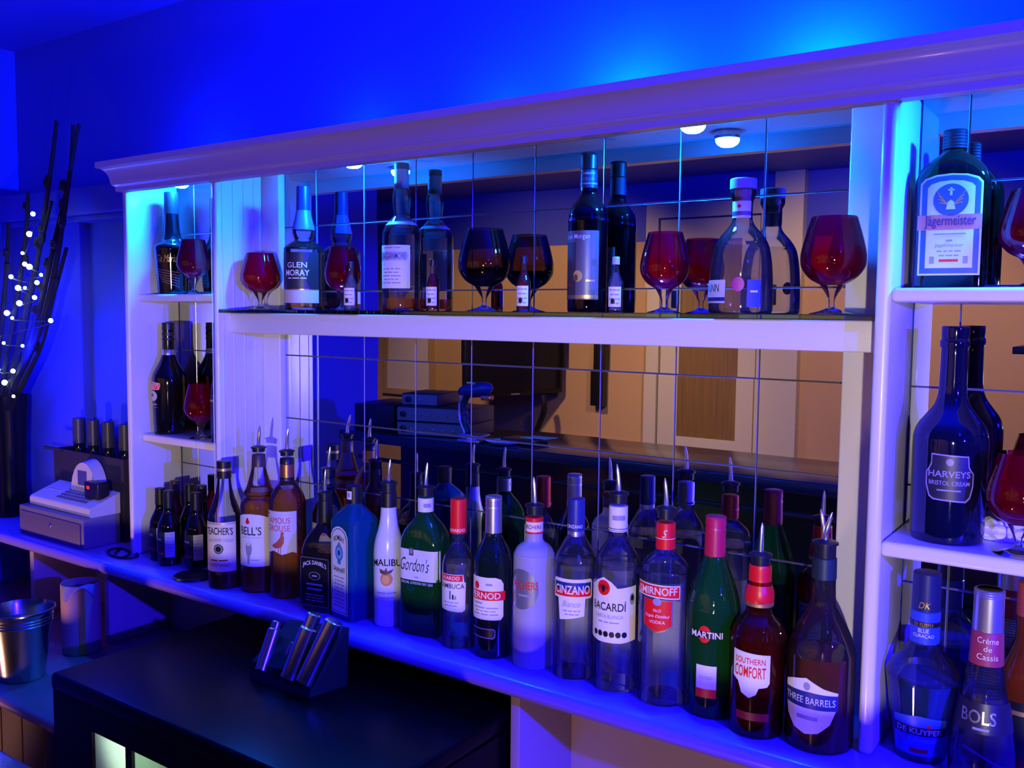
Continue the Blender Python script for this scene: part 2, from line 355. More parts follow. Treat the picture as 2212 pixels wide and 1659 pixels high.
# 9 --- sambuca
o, pr = bottle('sambuca_bottle', 'slim clear liqueur bottle with tall red cap and small white label', 'bottle', .533, -.150, ZC, 0,
    [(.028, 0), (.0302, .005), (.0302, .05), (.0302, .145), (.0292, .16), (.0245, .174), (.0175, .188), (.0138, .2), (.013, .24)], CLEAR, (.16, WATER), BROW)
cap(o, 'cap', .214, .279, .0158, .0155, RED, 0); L = Label(); L.text('LUXARDO', 0, .221, .034, .006, PAPER, 2, .01); L.out('cap_lettering', wrap([(.0161, .2), (.0158, .28)]), o, R_(22))
L = Label(); L.poly([(-.034, .078), (-.03, .073), (.018, .070), (.024, .074), (.025, .125), (.020, .128), (.020, .141), (-.034, .141)], PAPER, 20).rect(-.034, .019, .128, .140, RED, 1)
L.text('LUXARDO', -.009, .134, .044, .007, PAPER, 2, .012).text('SAMBUCA', -.004, .119, .052, .009, BLACK, 2, .004).rect(-.006, -.004, .094, .11, BLACK, 1).rect(-.001, .002, .094, .103, BLACK, 1).rect(.003, .007, .094, .101, GREY, 1).small(-.004, .088, .03, 2, .006, GREY)
L.out('label', wrap(pr), o, R_(18)); back_label(o, pr, R_(18), .03, .13, .035)
# 10 --- dark pastis
o, pr = bottle('pastis_bottle', 'dark green pastis bottle with silver cap and red-banded white label', 'bottle', .612, -.147, ZC, 0,
    [(.033, 0), (.0357, .005), (.0357, .05), (.0357, .165), (.0345, .18), (.0285, .196), (.021, .21), (.0165, .222), (.0148, .236), (.0145, .26)], paint((.004, .012, .009), .05, 0, .7), None, BROW)
cap(o, 'foil_sleeve', .222, .272, .0158, .0152, SILVER); cap(o, 'screw_cap', .271, .293, .0158, .0158, SILVER, 3)
L = Label(); L.poly([(-.04, .078), (-.036, .072), (.026, .072), (.031, .078), (.031, .138), (.026, .146), (.016, .15), (-.04, .15)], PAPER, 22).rect(-.040, .035, .108, .125, RED, 1)
L.text('PERNOD', -.006, .1165, .062, .012, PAPER, 2, .015).oval(-.022, .134, .006, .007, RED, 1).dash(1, .004, .137, .012, .006, GREY, 2).dash(1, -.018, .102, .018, .004, GREY, 2).small(-.004, .094, .05, 3, .006, GREY)
L.out('label', wrap(pr), o, R_(18)); L = Label(); L.poly([(-.034, .040), (.012, .037), (.016, .041), (.016, .053), (.012, .056), (-.034, .056)], GREY, 14).poly([(-.034, .042), (.011, .039), (.0145, .042), (.0145, .052), (.011, .054), (-.034, .054)], BLACK, 14, 1); L.out('strip_label', wrap(pr), o, R_(18))
# 11 --- frosted
FROST = glass((.75, .75, .85), (.6, .6, .7), .82, (.80, .78, .86), 1.3, .35)
o, pr = bottle('schnapps_bottle', 'frosted white schnapps bottle with pourer and oval silver label', 'bottle', .699, -.143, ZC, 0,
    [(.034, 0), (.0368, .005), (.0368, .05), (.0368, .185), (.0355, .2), (.0295, .212), (.0185, .22), (.0155, .226), (.015, .24), (.015, .265)], FROST, None, BROW)
cap(o, 'neck_label', .238, .265, .0158, .0158, PAPER); cap(o, 'neck_stripe', .258, .266, .016, .016, RED); cap(o, 'neck_edging', .237, .241, .016, .016, RED); pourer(o, .287, .0152, .047, (-.06, 0), RUBBER, .03)
L = Label(); L.text('ARCHERS', 0, .2495, .034, .007, DKRED, 2, .01); L.out('neck_lettering', wrap([(.0158, .23), (.0158, .27)]), o, R_(18))
SG = paint((.42, .45, .46), .3, .7); L = Label(); L.oval(-.008, .142, .033, .036, SG); L.text('ARCHERS', -.002, .150, .052, .014, RED, 2, .006).oval(-.03, .118, .003, .004, RED, 1).dash(1, .0, .132, .026, .006, GREY, 2); L.out('label', wrap(pr), o, R_(8))
# 12 --- vermouth, white
o, pr = bottle('vermouth_bottle', 'clear vermouth bottle with navy cap and red and navy banner label', 'bottle', .783, -.140, ZC, 0,
    [(.034, 0), (.0368, .005), (.0368, .05), (.0368, .185), (.0358, .2), (.0305, .217), (.0225, .232), (.0162, .244), (.0142, .252), (.014, .29)], CLEAR, (.198, WATER), BROW)
cap(o, 'neck_ring', .244, .254, .0150, .0148, SILVER); cap(o, 'cap', .254, .309, .0155, .015, NAVY); L = Label(); L.text('CINZANO', 0, .262, .03, .006, PAPER, 2, .01); L.out('cap_lettering', wrap([(.0157, .2), (.0157, .3)]), o, R_(20))
L = Label(); L.poly([(-.037, .142), (.036, .142), (.038, .146), (.038, .172), (.034, .176), (-.034, .176), (-.038, .172), (-.038, .146)], PAPER, 24).rect(-.035, .035, .157, .170, NAVY, 1).poly([(-.035, .146), (.035, .146), (.035, .157), (-.035, .157)], RED, 24, 1)
L.text('CINZANO', 0, .1575, .064, .015, PAPER, 3, .016).poly([(-.022, .104), (.022, .112), (.024, .142), (-.026, .142)], PAPER, 16).text('Bianco', -.001, .133, .032, .010, GREY, 2, 0, .4).small(0, .121, .03, 2, .006, GREY)
L.out('label', wrap(pr), o, R_(22)); back_label(o, pr, R_(22), .04, .13)
# 13 --- white rum
o, pr = bottle('rum_bottle', 'clear white rum bottle with red roundel on a tall white label', 'bottle', .865, -.140, ZC, 0,
    [(.037, 0), (.0395, .006), (.0395, .05), (.0395, .195), (.038, .211), (.0325, .226), (.024, .239), (.0172, .25), (.0150, .262), (.0148, .305)], CLEAR, (.205, WATER), BROW)
cap(o, 'neck_label', .264, .307, .0158, .0158, PAPER); pourer(o, .328, .0152, .046, (-.1, 0), RUBBER, .03)
L = Label(); L.rect(-.035, .035, .266, .270, NAVY).dash(1, 0, .268, .04, .003, PAPER, 2).dash(1, .002, .288, .022, .012, GREY, 2, -.01, .5); L.out('neck_lettering', wrap([(.0159, .2), (.0159, .31)]), o, R_(25))
L = Label(); L.poly([(-.046, .088), (-.02, .084), (.02, .084), (.046, .088), (.046, .180), (.012, .176), (.002, .186), (-.012, .193), (-.026, .186), (-.036, .178), (-.046, .176)], PAPER, 30)
L.oval(-.012, .1755, .0135, .0145, PAPER, 1).oval(-.012, .1755, .0118, .0128, RED, 2).oval(-.012, .1765, .009, .004, DKRED, 3).oval(-.012, .174, .0028, .006, BLACK, 4).text('BACARDÍ', -.004, .146, .062, .017, BLACK, 2, .012).text('CARTA BLANCA', -.003, .128, .05, .006, GREY, 2, .004).dash(3, -.003, .118, .036, .003, GREY)
for i in range(6): L.oval(-.028 + i * .0105, .098, .0045, .005, BLACK, 1)
L.oval(.038, .158, .005, .010, GREY, 1).oval(.038, .160, .003, .005, BLACK, 2).rect(.034, .046, .088, .13, CREAM, 1)
L.out('label', wrap(pr), o, R_(12)); back_label(o, pr, R_(12), .04, .16, .05)
# 14 --- vodka, red shield
o, pr = bottle('vodka_bottle', 'clear vodka bottle with red neck and red shield label', 'bottle', .953, -.142, ZC, 0,
    [(.039, 0), (.0415, .006), (.0415, .05), (.0415, .2), (.0402, .213), (.035, .226), (.025, .236), (.0182, .242), (.0155, .25), (.0148, .262), (.0148, .29)], CLEAR, (.20, WATER), BROW)
cap(o, 'neck_sleeve', .249, .292, .0160, .0156, RED); pourer(o, .3145, .0152, .046, (-.08, 0), RUBBER, .03)
L = Label(); L.rect(-.03, .03, .266, .267, PAPER).text('S', 0, .275, .008, .013, PAPER, 2, 0, .4); L.out('neck_lettering', wrap([(.0161, .2), (.0161, .3)]), o, R_(20))
L = Label(); L.poly([(-.044, .179), (.034, .175), (.034, .197), (-.044, .2)], PAPER, 22).poly([(-.043, .181), (.0325, .177), (.0325, .195), (-.043, .198)], RED, 22, 1).text('SMIRNOFF', -.005, .188, .067, .0125, PAPER, 2, .012)
L.poly([(-.028, .132), (-.016, .124), (-.003, .120), (.010, .124), (.022, .132), (.022, .174), (-.028, .175)], SILVER, 22).poly([(-.026, .133), (-.015, .126), (-.003, .1225), (.009, .126), (.020, .133), (.020, .173), (-.026, .174)], RED, 22, 1)
L.oval(-.003, .171, .007, .006, GREY, 2).text('No.21', -.003, .157, .012, .005, PAPER, 2).text('Triple Distilled', -.003, .147, .04, .006, PAPER, 2, 0, .4).text('VODKA', -.003, .138, .026, .005, PAPER, 2)
L.out('label', wrap(pr), o, R_(14)); back_label(o, pr, R_(14), .03, .15, .052)
# 15 --- green vermouth
o, pr = bottle('vermouth_bottle', 'green vermouth bottle with red foil cap and red ball label', 'bottle', 1.036, -.138, ZC, 0,
    [(.039, 0), (.0415, .006), (.0415, .05), (.0415, .155), (.0405, .172), (.0365, .192), (.028, .217), (.0195, .24), (.0155, .256), (.0148, .28)], GREENG, (.15, liquid((.05, .03, .02), .5, (.01, .006, .006))), BROW)
cap(o, 'foil_sleeve', .250, .292, .0168, .016, paint((.55, .012, .05), .35)); cap(o, 'screw_cap', .291, .312, .0165, .0165, paint((.55, .012, .06), .35), 2)
L = Label(); L.oval(-.004, .134, .010, .0135, RED, 0).rect(-.028, .026, .128, .139, BLACK, 1).text('MARTINI', -.001, .1335, .050, .010, PAPER, 2, .02)
L.out('label', wrap(pr), o, R_(10)); L = Label(); L.rect(-.016, .016, .034, .085, PAPER, 0).rect(-.016, .016, .034, .048, RED, 1).text('ROSSO', 0, .066, .02, .005, GREY, 2); L.out('strip_label', wrap(pr), o, R_(10)); L = Label(); L.rect(-.03, .03, .03, .13, BLACK).small(0, .12, .05, 9, .01, GREY, 1); L.out('back_label', wrap(pr), o, R_(190))
# 16 --- ribbed whiskey liqueur
o, pr = bottle('liqueur_bottle', 'dark red-amber ribbed liqueur bottle with red neck cover and white label', 'bottle', 1.118, -.162, ZC, 0,
    [(.038, 0), (.0405, .006), (.0405, .05), (.0405, .135), (.039, .15), (.032, .166), (.0235, .176), (.0195, .184), (.0195, .2), (.018, .23)], glass((.6, .22, .1), (.3, .06, .03), .1, (.4, .05, .02)), (.168, DKAMBER), BROW)
MB().lathe(spline([(.0208, .198), (.0218, .204), (.021, .214), (.0175, .228), (.0168, .24), (.0162, .253), (.0148, .254)], 3), 28).out('neck_cover', RED, o); cap(o, 'neck_ring', .193, .199, .0214, .0214, GOLD); pourer(o, .2695, .0152, .045, (.02, 0), RUBBER, .028)
mb = MB()
for i in range(36):
    t = 2 * pi * i / 36; mb.tube([(r * cos(t) * 1.002, r * sin(t) * 1.002, z) for r, z in pr if .136 < z < .168], .0009, 5)
mb.out('ribs', glass((.6, .22, .1), (.3, .06, .03), .1, (.4, .05, .02)), o)
L = Label(); L.poly([(-.034, .09), (-.024, .084), (-.018, .068), (-.006, .062), (.004, .068), (.008, .078), (.020, .080), (.024, .086), (.024, .128), (-.034, .131)], PAPER, 30)
L.text('SOUTHERN', -.006, .1175, .046, .009, RED, 2, .01).text('COMFORT', -.006, .101, .048, .017, RED, 2, .012); L.out('label', wrap(pr), o, R_(12)); L = Label(); L.rect(-.026, .024, .028, .04, DKRED, 0); L.out('strip_label', wrap(pr), o, R_(12)); back_label(o, pr, R_(12), .03, .12)
# 17 --- brandy
o, pr = bottle('brandy_bottle', 'round-shouldered brandy bottle with two pouring spouts and oval label', 'bottle', 1.208, -.148, ZC, 0,
    [(.045, 0), (.0485, .007), (.0485, .05), (.0485, .128), (.047, .143), (.042, .16), (.033, .18), (.0235, .197), (.0185, .21), (.0172, .225), (.0168, .25), (.0165, .27)], CLEAR, (.137, DKAMBER), BROW)
cap(o, 'neck_sleeve', .246, .277, .0176, .0172, paint((.01, .03, .03), .4)); pourer(o, .299, .0165, .042, (.2, 0), RUBBER, .04, (0, 0))
MB().tube([(-.003, .002, .30), (-.004, .003, .32), (-.007, .003, .338), (-.009, .003, .345)], [.004, .0034, .003, .001], 10).out('second_spout', CHROME, o)
mb = MB(); mb.lathe([(.016, -.001), (.016, .0015), (.0135, .0025), (.013, .001), (.004, .001), (.003, .003), (.0005, .003)], 28, cap0=False); mb.xf(Matrix.Translation((0, 0, .150)) @ Matrix.Rotation(R_(-6), 4, 'Z') @ Matrix.Translation((0, -.0455, 0)) @ Matrix.Rotation(R_(72), 4, 'X')); mb.out('medallion', CLEAR, o)
L = Label(); OV = [(-.042, .075), (-.036, .05), (-.022, .034), (-.004, .028), (.014, .032), (.03, .046), (.038, .065), (.041, .092), (.02, .098), (-.004, .11), (-.026, .104), (-.042, .098)]
L.poly(OV, PAPER, 30).poly([(-.0425, .066), (.041, .066), (.041, .088), (.0, .0905), (-.0425, .088)], NAVY, 30, 1).text('THREE BARRELS', -.001, .0775, .076, .010, PAPER, 2, .002).dash(1, -.002, .052, .03, .008, GREY, 2, 0, .3).oval(-.003, .098, .005, .006, GREY, 1)
L.out('label', wrap(pr), o, R_(-2)); back_label(o, pr, R_(-2), .03, .11)

# ------------------------------------------------------------------ snifters and miniatures
def snifter(label, x, y, z, h, r, gm, group, stem=CLEAR, fill=None):
    o = root('brandy_snifter', label, 'glass', (x, y, z + .0004), 0, group)
    k = h / .127; q = r / .045
    MB().lathe(spline([(.030 * q, 0), (.0305 * q, .0012), (.018 * q, .004 * k), (.006, .009 * k), (.0045, .018 * k), (.007, .024 * k), (.012 * q, .032 * k), (.0165 * q, .0385 * k)], 3), 32, cap1=False).out('stem', stem, o)
    b = [(.0165 * q, .0385 * k), (.032 * q, .047 * k), (.0425 * q, .06 * k), (.045 * q, .072 * k), (.0435 * q, .085 * k), (.0375 * q, .107 * k), (.031 * q, .127 * k)]
    MB().lathe(spline(b, 4), 40, cap0=True, cap1=False).out('bowl', gm, o)
    if fill:
        MB().lathe([(max(.001, p[0] - .0015), p[1] + .001) for p in spline(b, 4) if p[1] < .068 * k], 40).out('drink', fill, o)
    return o
snifter('red brandy glass beside the left divider on the glass shelf', -.112, -.075, ZG, .129, .0445, glass((.4, .0, .01), (.3, 0, .01), .6, (.65, .0, .015)), SH)
snifter('dark red brandy glass standing before the black-label whisky bottle on the glass shelf', .175, -.095, ZG, .132, .038, REDG, SH)
snifter('large smoky brown brandy glass in the middle of the glass shelf', .537, -.080, ZG, .155, .050, SMOKE, SH, CLEAR, liquid((.03, .02, .02), .3, (.01, .008, .01)))
snifter('red brandy glass between the black rum bottle and the clear bell-shaped bottle', .911, -.080, ZG, .133, .041, REDG, SH)
snifter('largest red brandy glass, right end of the glass shelf', 1.183, -.072, ZG, .145, .0475, REDG, SH)
snifter('dark red brandy glass on the top shelf of the left bay', -.345, -.085, .293, .132, .040, REDG, None)
snifter('red brandy glass on the middle shelf of the left bay', -.325, -.085, -.060, .135, .041, REDG, None)
snifter('red brandy glass beside the flat green bottle in the right bay', 1.446, -.080, .294, .13, .043, REDG, None)
snifter('red brandy glass before the crumpled tissue in the right bay', 1.450, -.118, -.058, .135, .042, REDG, None)
def miniature(label, x, y, z, h, r, tint, top):
    o, pr = bottle('miniature_bottle', label, 'bottle', x, y, z, 0, [(r * .92, 0), (r, .003), (r, h * .3), (r, h * .52), (r * .9, h * .57), (r * .58, h * .68), (r * .42, h * .78), (r * .4, h * .9)], CLEAR, (h * .72, tint), SH, seg=28)
    cap(o, 'cap', h * .86, h, r * .5, r * .5, top)
    L = Label(); L.rect(-r * .95, r * .95, h * .1, h * .46, PAPER); L.small(0, h * .4, r * 1.4, 4, h * .08, GREY, 1); L.oval(-r * .2, h * .2, r * .3, h * .05, BLACK, 1); L.out('label', wrap(pr), o, R_(20))
miniature('clear miniature bottle with white label, right of the black-label whisky bottle', .222, -.118, ZG, .099, .0138, WATER, BLACK)
miniature('red miniature bottle before the white-labelled malt bottle', .435, -.110, ZG, .100, .0128, liquid((.4, .03, .02), .4, (.4, .01, .01)), BLACK)
miniature('red-necked miniature bottle right of the smoky brown brandy glass', .651, -.115, ZG, .100, .0126, liquid((.5, .05, .02), .4, (.45, .03, .01)), BLACK)
miniature('clear miniature bottle with white label, right of the black rum bottle', .838, -.115, ZG, .093, .0125, WATER, paint((.5, .5, .52), .3))

# ------------------------------------------------------------------ glass shelf bottles
o, pr = bottle('malt_whisky_bottle', 'malt whisky bottle with blue capped flared neck and black label', 'bottle', .020, -.062, ZG, 0,
    [(.040, 0), (.0434, .006), (.0434, .05), (.0434, .128), (.041, .138), (.031, .147), (.0215, .153), (.0200, .157), (.0225, .163), (.0245, .172), (.0235, .182), (.019, .2), (.0152, .218), (.0148, .25)], CLEAR, (.126, liquid((.8, .5, .2), .1, (.6, .3, .1))), SH)
cap(o, 'foil_cap', .219, .273, .0158, .0150, NAVY); MB().lathe([(.0250, .1765), (.0245, .182), (.0198, .2), (.0160, .2195)], 32, cap0=False, cap1=False).out('neck_sleeve', paint((.12, .14, .42), .4), o)
L = Label(); L.rect(-.048, .048, .045, .126, paint((.02, .018, .022), .4)).text('GLEN', -.004, .098, .046, .012, PAPER, 2, .008).text('MORAY', -.004, .081, .056, .013, PAPER, 2, .008).dash(3, -.004, .069, .044, .003, PAPER, 2).rect(-.048, .048, .0435, .0455, COPPER, 1).rect(-.048, .048, .015, .0435, paint((.62, .50, .40), .5))
L.out('label', wrap(pr), o, R_(32)); back_label(o, pr, R_(32), .02, .11)
o, pr = bottle('malt_whisky_bottle', 'tall clear malt bottle with cork top and white label on the glass shelf', 'bottle', .307, -.057, ZG, 0,
    [(.0365, 0), (.0397, .006), (.0397, .05), (.0397, .148), (.0385, .16), (.0335, .172), (.0235, .184), (.0172, .192), (.0162, .198), (.0175, .212), (.0188, .225), (.0180, .238), (.0158, .248), (.015, .26)], CLEAR, (.025, AMBER), SH)
cap(o, 'foil_sleeve', .249, .288, .0152, .0148, paint((.45, .38, .42), .5)); cap(o, 'cork_top', .287, .300, .0150, .0150, paint((.16, .07, .04), .6)); MB().lathe([(.0230, .1835), (.0300, .1775), (.0335, .1735)], 36, cap0=False, cap1=False).out('shoulder_label', paint((.6, .58, .66), .5), o)
L = Label(); L.rect(-.044, .034, .045, .132, PAPER).poly([(-.04, .101), (.027, .101), (.030, .110), (.027, .119), (-.04, .119)], paint((.5, .46, .55), .5), 20, 1).text('CRAGGANMORE', -.007, .110, .064, .012, NAVY, 3, .004).text('12', -.026, .094, .007, .007, GREY, 2).dash(3, -.006, .1265, .04, .003, GREY, 2).small(-.008, .084, .045, 5, .007, GREY)
L.out('label', wrap(pr), o, R_(18)); back_label(o, pr, R_(18), .05, .12)
o, pr = bottle('rum_bottle', 'tall black rum bottle with dark picture label on the glass shelf', 'bottle', .750, -.058, ZG, 0,
    [(.033, 0), (.0355, .006), (.0355, .05), (.0355, .155), (.0365, .160), (.0350, .166), (.0345, .172), (.031, .184), (.0225, .196), (.0165, .205), (.0148, .216), (.0145, .26)], glass((.12, .08, .14), (.03, .02, .06), .1, (.02, .01, .03)), (.196, liquid((.05, .02, .02), .5, (.01, .006, .008))), SH)
cap(o, 'neck_sleeve', .218, .251, .0155, .0152, paint((.03, .03, .06), .4)); cap(o, 'cap', .251, .280, .0158, .0156, BLACK, 5)
L = Label(); L.dash(1, 0, .243, .026, .006, GREY, 2).text('MORGAN', 0, .233, .024, .006, GREY, 2).rect(-.02, .02, .224, .227, GREY, 1); L.out('neck_lettering', wrap([(.0156, .2), (.0156, .26)]), o, R_(20))
L = Label(); L.rect(-.05, .03, .022, .142, paint((.16, .15, .13), .35, .3)).rect(-.05, -.012, .022, .122, paint((.05, .03, .03), .5), 1).text('Captain Morgan', -.018, .131, .062, .011, PAPER, 2, .002).oval(-.008, .063, .009, .010, paint((.6, .4, .08), .5), 2).oval(-.012, .060, .005, .006, paint((.15, .08, .03), .5), 3).dash(1, -.03, .048, .018, .006, DKRED, 2, .01).dash(1, .015, .055, .016, .005, GOLD, 2).rect(-.05, .03, .024, .03, GOLD, 1)
L.out('label', wrap(pr), o, R_(14)); back_label(o, pr, R_(14), .03, .12)
o, pr = bottle('bell_bottle', 'clear bell-shaped spirit bottle with wooden stopper between red brandy glasses', 'bottle', 1.040, -.072, ZG, 0,
    [(.046, 0), (.0500, .005), (.0503, .03), (.0490, .06), (.0465, .085), (.0415, .108), (.0320, .124), (.0215, .136), (.0160, .146), (.0152, .16), (.0158, .176), (.0195, .184), (.0205, .190), (.0195, .196)], CLEAR, (.112, liquid((.95, .9, .82), .03)), SH)
cap(o, 'stopper', .1955, .212, .0208, .0208, paint((.42, .36, .44), .5)); cap(o, 'cork', .172, .196, .0125, .0125, paint((.45, .25, .15), .7))
L = Label(); L.rect(-.02, .02, .150, .176, PAPER).rect(-.02, .02, .1535, .160, paint((.12, .08, .14), .4), 1).oval(0, .168, .003, .003, RED, 1); L.out('neck_label', wrap([(.0155, .1), (.0158, .2)]), o, R_(0))
L = Label(); L.rect(-.062, -.006, .016, .052, paint((.62, .6, .66), .5)).text('UNN', -.0305, .0395, .027, .012, BLACK, 2, .0).rect(-.062, -.006, .019, .025, NAVY, 1).rect(.028, .050, .010, .052, paint((.05, .08, .45), .4)).dash(1, .039, .034, .012, .005, PAPER, 1); L.oval(.014, .045, .0095, .011, paint((.45, .01, .12), .4), 1); L.out('label', wrap(pr), o, R_(0))

# ------------------------------------------------------------------ left bay
o, pr = bottle('liqueur_bottle', 'dark long-necked liqueur bottle with gold signature on the top shelf of the left bay', 'bottle', -.448, -.072, .293, 0,
    [(.034, 0), (.0365, .005), (.039, .05), (.0425, .1), (.044, .112), (.0425, .12), (.036, .127), (.028, .134), (.0215, .148), (.0185, .17), (.0170, .2), (.0165, .252)], DARKG, None, None)
cap(o, 'cap', .2, .254, .0175, .0170, paint((.02, .012, .012), .4))
L = Label(); L.text('Tia Maria', .0, .088, .05, .018, GOLD, 1, .0, .4)
for i in range(6): L.poly([(-.03 + .003 * i, .062 - .006 * i), (.03, .052 - .007 * i), (.03, .0535 - .007 * i), (-.03 + .003 * i, .0632 - .006 * i)], paint((.3, .12, .08), .4), 10, 1)
L.out('label', wrap(pr), o, R_(35)); L = Label(); L.rect(-.025, .025, .02, .075, PAPER).small(0, .066, .04, 6, .008, GREY, 1); L.out('back_label', wrap(pr), o, R_(200))
o, pr = bottle('liqueur_bottle', 'black round-shouldered cream liqueur bottle with red ribbon label in the left bay', 'bottle', -.474, -.070, -.060, 0,
    [(.036, 0), (.0385, .005), (.0405, .05), (.0425, .11), (.0425, .135), (.040, .15), (.033, .165), (.0245, .18), (.0175, .197), (.0155, .212), (.0152, .27)], DARKG, None, None)
cap(o, 'cap', .238, .282, .0160, .0155, BLACK, 3); cap(o, 'neck_ring', .2, .214, .0172, .0162, SILVER)
L = Label(); L.poly([(-.044, .113), (.002, .113), (.006, .124), (.004, .130), (-.044, .134)], CREAM, 16).poly([(-.044, .115), (.0005, .115), (.0045, .124), (.003, .128), (-.044, .132)], RED, 16, 1).text('BAILEYS', -.019, .1225, .042, .010, PAPER, 2, .01, .2).oval(-.02, .097, .016, .013, paint((.5, .5, .52), .5), 1).oval(-.024, .099, .006, .004, BLACK, 2).dash(1, -.02, .076, .028, .005, GREY, 2).rect(-.034, -.005, .068, .069, GREY, 1)
L.out('label', wrap(pr), o, R_(18)); L = Label(); L.rect(-.02, .02, .03, .1, CREAM).small(0, .09, .032, 7, .009, GREY, 1); L.out('back_label', wrap(pr), o, R_(200))
o, pr = bottle('liqueur_bottle', 'dark blue labelled bottle at the right edge of the middle shelf, left bay', 'bottle', -.232, -.084, -.060, 0,
    [(.031, 0), (.034, .005), (.034, .08), (.033, .13), (.026, .155), (.016, .175), (.014, .2), (.014, .25)], DARKG, None, None)
cap(o, 'cap', .21, .255, .0152, .0150, BLACK); L = Label(); L.rect(-.05, .05, .02, .115, NAVY).dash(1, -.02, .1, .04, .008, GREY, 2); L.out('label', wrap(pr), o, R_(0))
WMIN = 'small wine bottles on the worktop of the left bay'
def wine(name, label, x, y, h, r, phi, body, capm, stripe, lab=None, group=WMIN, z=ZC):
    o, pr = bottle(name, label, 'bottle', x, y, z, 0, [(r * .93, 0), (r, .004), (r, h * .2), (r, h * .48), (r * .95, h * .55), (r * .72, h * .63), (r * .5, h * .7), (r * .44, h * .78), (r * .42, h * .95)], body, None, group, seg=30)
    cap(o, 'screw_cap', h * .77, h, r * .48, r * .47, capm)
    L = Label(); L.rect(-r * 1.2, r * .35, h * .12, h * .46, lab or paint((.02, .02, .03), .5)); L.rect(-r * 1.2, r * .35, h * .15, h * .185, stripe, 1); L.rect(r * .42, r * 1.3, h * .12, h * .46, paint((.45, .42, .5), .5)); L.small(r * .85, h * .43, r * .7, 6, h * .045, GREY, 1); L.dash(1, -r * .4, h * .36, r * .9, h * .04, GREY, 2); L.out('label', wrap(pr), o, R_(phi))
    return o
OR2 = paint((.6, .1, .05), .5)
wine('small_wine_bottle', 'small rose wine bottle by the left side panel', -.470, -.062, .186, .0265, 20, glass((.6, .05, .06), (.3, .01, .02), .4, (.5, .01, .03)), paint((.03, .02, .03), .3), OR2)
wine('small_wine_bottle', 'small dark wine bottle with orange stripe, front left beside the rose bottle', -.440, -.125, .180, .0265, 8, DARKG, BLACK, OR2)
wine('small_wine_bottle', 'foremost small dark wine bottle with orange stripe in the left bay', -.380, -.142, .183, .0270, 8, DARKG, BLACK, OR2)
wine('small_wine_bottle', 'small dark wine bottle with orange stripe next to the cream-label whisky', -.303, -.120, .184, .0270, 14, DARKG, BLACK, OR2)
wine('small_wine_bottle', 'taller dark wine bottle standing behind the two front ones in the left bay', -.345, -.072, .190, .0262, 10, DARKG, paint((.02, .02, .04), .35), OR2)
wine('small_wine_bottle', 'small dark wine bottle at the back near the mirror corner', -.412, -.060, .182, .0255, 10, DARKG, BLACK, OR2)
wine('small_wine_bottle', 'small dark wine bottle half hidden by the left divider', -.232, -.085, .195, .0262, 10, DARKG, BLACK, OR2)

# ------------------------------------------------------------------ right bay
o = root('herbal_liqueur_bottle', 'flat green herbal liqueur bottle with stag roundel on its label', 'bottle', (1.342, -.064, .2944), R_(6), None)
A, B = .0480, .030
sec = [(A - .003, B - .003, 4, 0), (A, B, 4.5, .004), (A, B, 4.5, .08), (A, B, 4.5, .138), (A * .98, B * .98, 4, .152), (A * .88, B * .94, 3.2, .165), (.031, .024, 2.6, .178), (.019, .018, 2.1, .186), (.0145, .0145, 2, .191), (.0142, .0142, 2, .205)]
MB().lathe(sec, 48, cap1=False).out('glass_body', glass((.08, .26, .10), (.01, .07, .02), .12, (.01, .07, .02)), o, sharp=40); MB().lathe([(p[0] - .002, p[1] - .002, p[2], max(p[3], .003)) for p in sec[:5]], 48).out('liquid', liquid((.12, .07, .03), .4, (.015, .012, .008)), o)
cap(o, 'cap', .194, .220, .0165, .0160, paint((.01, .012, .02), .35), 6)
def arch(w, z0, z1): return [(-w, z0), (w, z0), (w, z1 - w * .32), (w * .86, z1 - w * .16), (w * .5, z1 - w * .04), (0, z1), (-w * .5, z1 - w * .04), (-w * .86, z1 - w * .16), (-w, z1 - w * .32)]
L = Label(); BG = paint((.03, .10, .12), .5); CW = paint((.75, .78, .70), .5)
L.poly(arch(.039, .018, .157), CW, 24).poly(arch(.0365, .0205, .1545), BG, 24, 1).poly(arch(.0295, .028, .1475), CW, 24, 2)
L.oval(0, .121, .022, .022, BG, 3).poly([(-.006, .108), (.006, .108), (.004, .118), (0, .121), (-.004, .118)], CW, 8, 4).rect(-.0015, .0015, .127, .138, CW, 4).rect(-.004, .004, .1335, .1355, CW, 4)
for sgn in (-1, 1):
    for q in range(4): L.poly([(sgn * (.003 + .002 * q), .114 + .002 * q), (sgn * (.0145 + .001 * q), .117 + .005 * q), (sgn * (.0145 + .001 * q), .1184 + .005 * q), (sgn * (.003 + .002 * q), .1158 + .002 * q)], GOLD, 5, 4)
L.rect(-.041, .039, .0805, .101, paint((.6, .16, .08), .5), 3).text('Jägermeister', 0, .091, .064, .018, paint((.02, .02, .08), .5), 5, .012)
L.dash(1, 0, .0745, .04, .003, GREY, 5).dash(1, 0, .0655, .008, .004, GREY, 5).text('Jägermeister', 0, .0585, .036, .006, GREY, 5, .01).small(0, .051, .03, 2, .006, GREY, 5).rect(-.012, .012, .0365, .040, RED, 3); L.rect(-.024, -.018, .034, .044, GREY, 3); L.rect(.018, .024, .034, .044, GREY, 3)
L.out('label', sup(A, B, 4.5), o)
L = Label(); L.rect(-.03, .03, .03, .13, CW).small(0, .12, .05, 9, .009, GREY, 1); L.out('back_label', sup(A, B, 4.5), o, pi)
